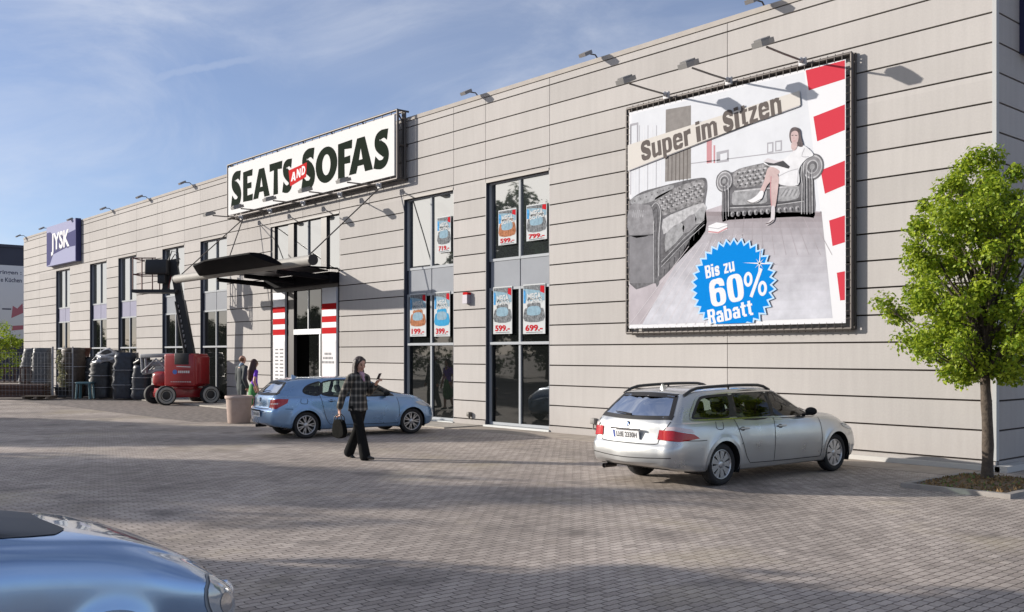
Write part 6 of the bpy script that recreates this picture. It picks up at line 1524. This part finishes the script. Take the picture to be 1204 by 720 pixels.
for k in range(9):
    t_ = .12+.085*k; c = Vector((.40,-.15,1.75)).lerp(Vector((-.02,-.15,4.0)), t_+.1); M = Matrix.Translation(c+Vector((-.10,-.1325,0))) @ Matrix.Rotation(R(11), 4, 'Y'); g.box((-.045,-.002,-.055),(.045,.0,.055+.01*(k%3)),0,M)
g.build('boom_lettering', mat('decal_white', (0.5,0.5,0.52)), bo_)
g = MB(); g.tube([(-.42,-.3,5.55),(-.28,-.32,5.92),(-.05,-.3,5.85),(-.02,-.28,5.45)], .022, 8); g.tube([(-.40,-.2,5.5),(-.2,-.22,5.80),(0,-.2,5.6)], .02, 6); g.build('hose', LBLK, lf)
g = MB(); beam(g, (-.36,-.15,5.4), (-.62,-.15,4.35), .16, .20); beam(g, (-.32,-.15,5.2), (-.50,-.15,4.5), .08, .08, 1); g.build('jib', [LBLK, LRED], lf)
bk = MB(); t_ = .024
x0, x1, y0, y1, zb_, zt_ = -1.70, -.32, -.55, .35, 4.42, 5.62
bk.box((x0-.05,y0,zb_-.12),(x1+.25,y1,zb_)); bsk = bk.build('basket_floor', LBLK, lf)
bk = MB()
for z in (zb_+.58, zt_):
    bk.tube([(x0,y0,z),(x1-.5,y0,z)], t_, 6); bk.tube([(x0,y1,z),(x1,y1,z)], t_, 6); bk.tube([(x0,y0,z),(x0,y1,z)], t_, 6)
for x in (x0,-1.35,-.95): bk.tube([(x,y0,zb_),(x,y0,zt_)], t_, 6)
for x in (x0,-1.0,x1): bk.tube([(x,y1,zb_),(x,y1,zt_)], t_, 6)
bk.build('basket_rail', mat('rail_dark_red', (0.10,0.03,0.03), 0.5), bsk)
g = MB(); g.cbox((-.78,-.5,5.28),(.86,.36,.58),0,0,.06); g.cbox((-.62,-.45,4.85),(.3,.2,.4),0,0,.03); g.build('control_box', LBLK, lf)
# ------------------------------------------------------------------ garden goods standing outside the left half of the store
FILM = [mat('goods_grey', (0.10,0.105,0.11), 0.45, var=.5, scale=9, bump=.4), mat('goods_dark', (0.022,0.024,0.028), 0.4, var=.6, scale=8, bump=.4), mat('goods_brown', (0.060,0.045,0.036), 0.5, var=.5, scale=9, bump=.4), mat('goods_navy', (0.022,0.028,0.042), 0.35, var=.5, scale=7, bump=.5), mat('cover_silver', (0.38,0.39,0.41), 0.3, .2, var=.35, scale=8, bump=.5)]
def on_ground(px, D):
    rt = Vector((.6588,.7523,0)); f = Vector((-.7523,.6588,0)); c = CAMPOS + rt*((px-602)/1150*D) + f*D; return Vector((c.x,c.y,.05))
def stack(px, D, wd, ht, n, mi, lean, label, seed, top=None):
    rg = random.Random(seed); c = on_ground(px, D); t = thing('wrapped_stack', label, 'stack', c, RZC+rg.uniform(-.2,.2), 'wrapped stacks of garden goods')
    g = MB(); prof = []
    m = 20
    rings = []
    for k in range(n*2+1):
        z = ht*k/(n*2); w0 = wd/2*(1.0 if k % 2 else .92)*(1-.22*max(0,(k/(2*n)-.75))*4*.25)*(1+rg.uniform(-.03,.03)); sh = lean*z/ht*z/ht
        ring = []
        for q in range(m):
            a = 2*math.pi*q/m; cx, sy = math.cos(a), math.sin(a); r_ = (abs(cx)**4+abs(sy)**4)**-.25*(1+rg.uniform(-.04,.04)); ring.append((sh+w0*r_*cx, w0*.9*r_*sy, z+rg.uniform(-.02,.02)))
        rings.append(ring)
    vs = [p_ for r_ in rings for p_ in r_]; fs = [(i*m+k, i*m+(k+1) % m, (i+1)*m+(k+1) % m, (i+1)*m+k) for i in range(len(rings)-1) for k in range(m)] + [tuple(range((len(rings)-1)*m, len(rings)*m))]
    g.add(vs, fs, 0, True); g.build('goods', FILM[mi], t)
    if top is not None:
        g = MB(); z = ht
        for k in range(5):
            M = Matrix.Translation((lean+rg.uniform(-.1,.2), rg.uniform(-.1,.1), z+.05*k)) @ Matrix.Rotation(rg.uniform(-.5,.2), 4, 'Y') @ Matrix.Rotation(rg.uniform(0,3), 4, 'Z'); q = MB(); q.cbox((0,0,0),(wd*.8,wd*.7,.16),0,0,.07); g.add([M @ Vector(v) for v in q.v], q.f, 0, True)
        g.build('loose_cover', FILM[top], t)
    # straps round the stack
    g = MB()
    for q in (.3,.62):
        g.tube([(lean*q*q+wd*.52*math.cos(a)*(abs(math.cos(a))**4+abs(math.sin(a))**4)**-.25, wd*.47*math.sin(a)*(abs(math.cos(a))**4+abs(math.sin(a))**4)**-.25, ht*q) for a in np.linspace(0, 6.2832, 25)], .012, 5)
    g.build('strap', FILM[4], t)
stack(31, 45.0, .62, 2.15, 11, 0, .30, 'leaning grey stack of wrapped garden goods, leftmost of those outside the store', 1)
stack(49, 44.0, .80, 2.15, 12, 0, .05, 'upright ribbed grey stack of wrapped goods just left of the mesh fence post', 2)
stack(84, 43.0, .98, 2.15, 9, 2, .12, 'broad dark brown stack of goods behind the teal plastic stool', 3)
stack(120, 42.0, .95, 1.55, 7, 1, .05, 'black stack of goods topped with crumpled silver covers', 4, 4)
stack(147, 41.5, .95, 1.95, 5, 3, .08, 'dark navy shrouded stack of goods nearest the boom lift', 5)
stack(104, 43.6, .80, 1.75, 6, 1, -.06, 'shorter black stack of goods behind the teal stool with a brown pot on top', 6)
stack(166, 41.0, .72, 1.45, 5, 3, .10, 'low navy bundle squeezed between the tall navy stack and the boom lift', 7, 1)
stack(133, 43.8, .70, 2.05, 6, 1, .15, 'tall black stack half hidden behind the crumpled silver cover', 9)
c = on_ground(101, 43.3); pt = thing('flower_pot', 'brown flower pot set on the short black stack behind the teal stool', 'pot', c+Vector((0,0,1.76)), 0)
g = MB(); g.lathe([(.13,0),(.20,.34),(.225,.34),(.225,.40),(.20,.40),(.18,.30),(.001,.30)], 20); g.build('pot', mat('terracotta_brown', (0.17,0.075,0.05), 0.7), pt)
def potted(px, D, h, label, seed, leafm):
    rg = random.Random(seed); c = on_ground(px, D); t = thing('potted_shrub', label, 'shrub', c, 0, 'shrubs in tubs outside the store')
    g = MB(); g.lathe([(.20,0),(.27,.40),(.30,.40),(.30,.46),(.26,.46),(.24,.38),(.001,.38)], 20); g.build('pot', mat('dark_tub', (0.04,0.04,0.042), 0.6), t)
    leaf_cloud([(Vector((rg.gauss(0,.07), rg.gauss(0,.07), .5+h*k/12)), .20*(1-.045*k), 45) for k in range(12)], .11, rg).build('foliage', leafm, t)
    g = MB(); g.tube([(0,0,.38),(.02,0,.4+h*.8)], [.02,.008], 6); g.build('stem', BARK, t)
LEAF3 = leaf_material('pale_variegated', (0.16,0.17,0.08), (0.42,0.40,0.24), .2)
potted(72, 42.4, 1.6, 'tall pale variegated shrub in a tub beside the broad brown stack', 3, LEAF3)
potted(40, 47.0, 1.3, 'dark shrub in a tub between the two ribbed grey stacks', 4, LEAF2)
# pallets and a leaning sheet low in front
pa = thing('pallet', 'flat wooden pallet lying on the paving in front of the ribbed grey stack', 'pallet', on_ground(47, 41.2), RZC)
g = MB()
for k in range(7): g.box((-.6,-.4+.115*k,.11),(.6,-.32+.115*k,.132))
for k in (-.55,-.05,.45): g.box((k,-.4,0),(k+.1,.38,.108))
g.build('boards', mat('grey_timber', (0.16,0.13,0.10), 0.85, var=.4, scale=8), pa)
# crumpled silver cover leaning between the stacks
g = MB(); rg = random.Random(8); c = on_ground(131, 42.6)
cv = thing('silver_cover', 'crumpled silver cover draped high over the goods left of the boom lift', 'cover', c, RZC)
n = 12; vs = []
for i in range(n+1):
    for j in range(n+1):
        u, v = i/n, j/n; vs.append((-.75+1.5*u, -.35+.7*v+rg.uniform(-.03,.03), 1.35+.95*math.sin(math.pi*min(1,u*.9+.12))*(.75+.25*math.cos(3*v))-.45*abs(v-.5)+rg.uniform(-.07,.07)))
g.add(vs, [(i*(n+1)+j,(i+1)*(n+1)+j,(i+1)*(n+1)+j+1,i*(n+1)+j+1) for i in range(n) for j in range(n)], 0, True); o = g.build('sheet', FILM[4], cv); sd = o.modifiers.new('s','SOLIDIFY'); sd.thickness = .02
# teal stool
st = thing('plastic_stool', 'teal plastic stool standing in front of the wrapped stacks', 'stool', on_ground(100, 41.4), RZC)
g = MB(); g.cbox((0,0,.66),(.66,.46,.09),0,0,.04); TEAL = mat('teal_plastic', (0.075,0.16,0.19), 0.45); g.build('seat', TEAL, st)
for sx in (-.26,.26):
    for sy in (-.17,.17): g = MB(); beam(g, (sx*1.15,sy*1.15,0), (sx,sy,.63), .09, .07); g.build('leg', TEAL, st)
# mesh fence and timber
fn = thing('mesh_fence', 'thin grey wire mesh fence with posts around the wrapped garden goods', 'fence', on_ground(62, 41.6), RZC)
g = MB()
for x, r_ in ((-2.6,.03),(.85,.03),(0,.045)): g = MB(); g.tube([(x,0,0),(x,0,2.2)], r_, 8); g.build('post', LGRY, fn)
g = MB()
for k in range(24): g.tube([(-2.6+3.45*k/23,0,.1),(-2.6+3.45*k/23,0,1.95)], .0045, 4)
for k in range(9): g.tube([(-2.6,0,.1+1.85*k/8),(.85,0,.1+1.85*k/8)], .0045, 4)
g.build('mesh_panel', LGRY, fn)
WOOD = mat('brown_timber', (0.075,0.038,0.026), 0.7, var=.4, scale=10)
pb = thing('timber_trough', 'long low reddish brown timber trough at the left edge below the garden goods', 'planter', on_ground(18, 42.0), RZC)
g = MB()
for k in range(3): g.box((-1.6,-.35,.04+.19*k),(1.35,.35,.21+.19*k))
g.build('boards', WOOD, pb)
gb = thing('garden_bench', 'reddish brown garden bench with slatted back at the left edge', 'bench', on_ground(8, 43.5), RZC)
g = MB()
for k in range(4): g.box((-1.0,-.25+.14*k,.62),(1.0,-.14+.14*k,.66))
g.build('seat', WOOD, gb); g = MB()
for k in range(9): g.box((-1.0+.235*k,.28,.66),(-.92+.235*k,.31,1.22))
g.box((-1.0,.275,1.22),(1.0,.315,1.30)); g.build('backrest', WOOD, gb)
for x in (-.95,.88):
    g = MB(); g.box((x,-.25,0),(x+.07,-.18,.62)); g.box((x,.25,0),(x+.07,.31,.62)); g.build('leg', WOOD, gb)
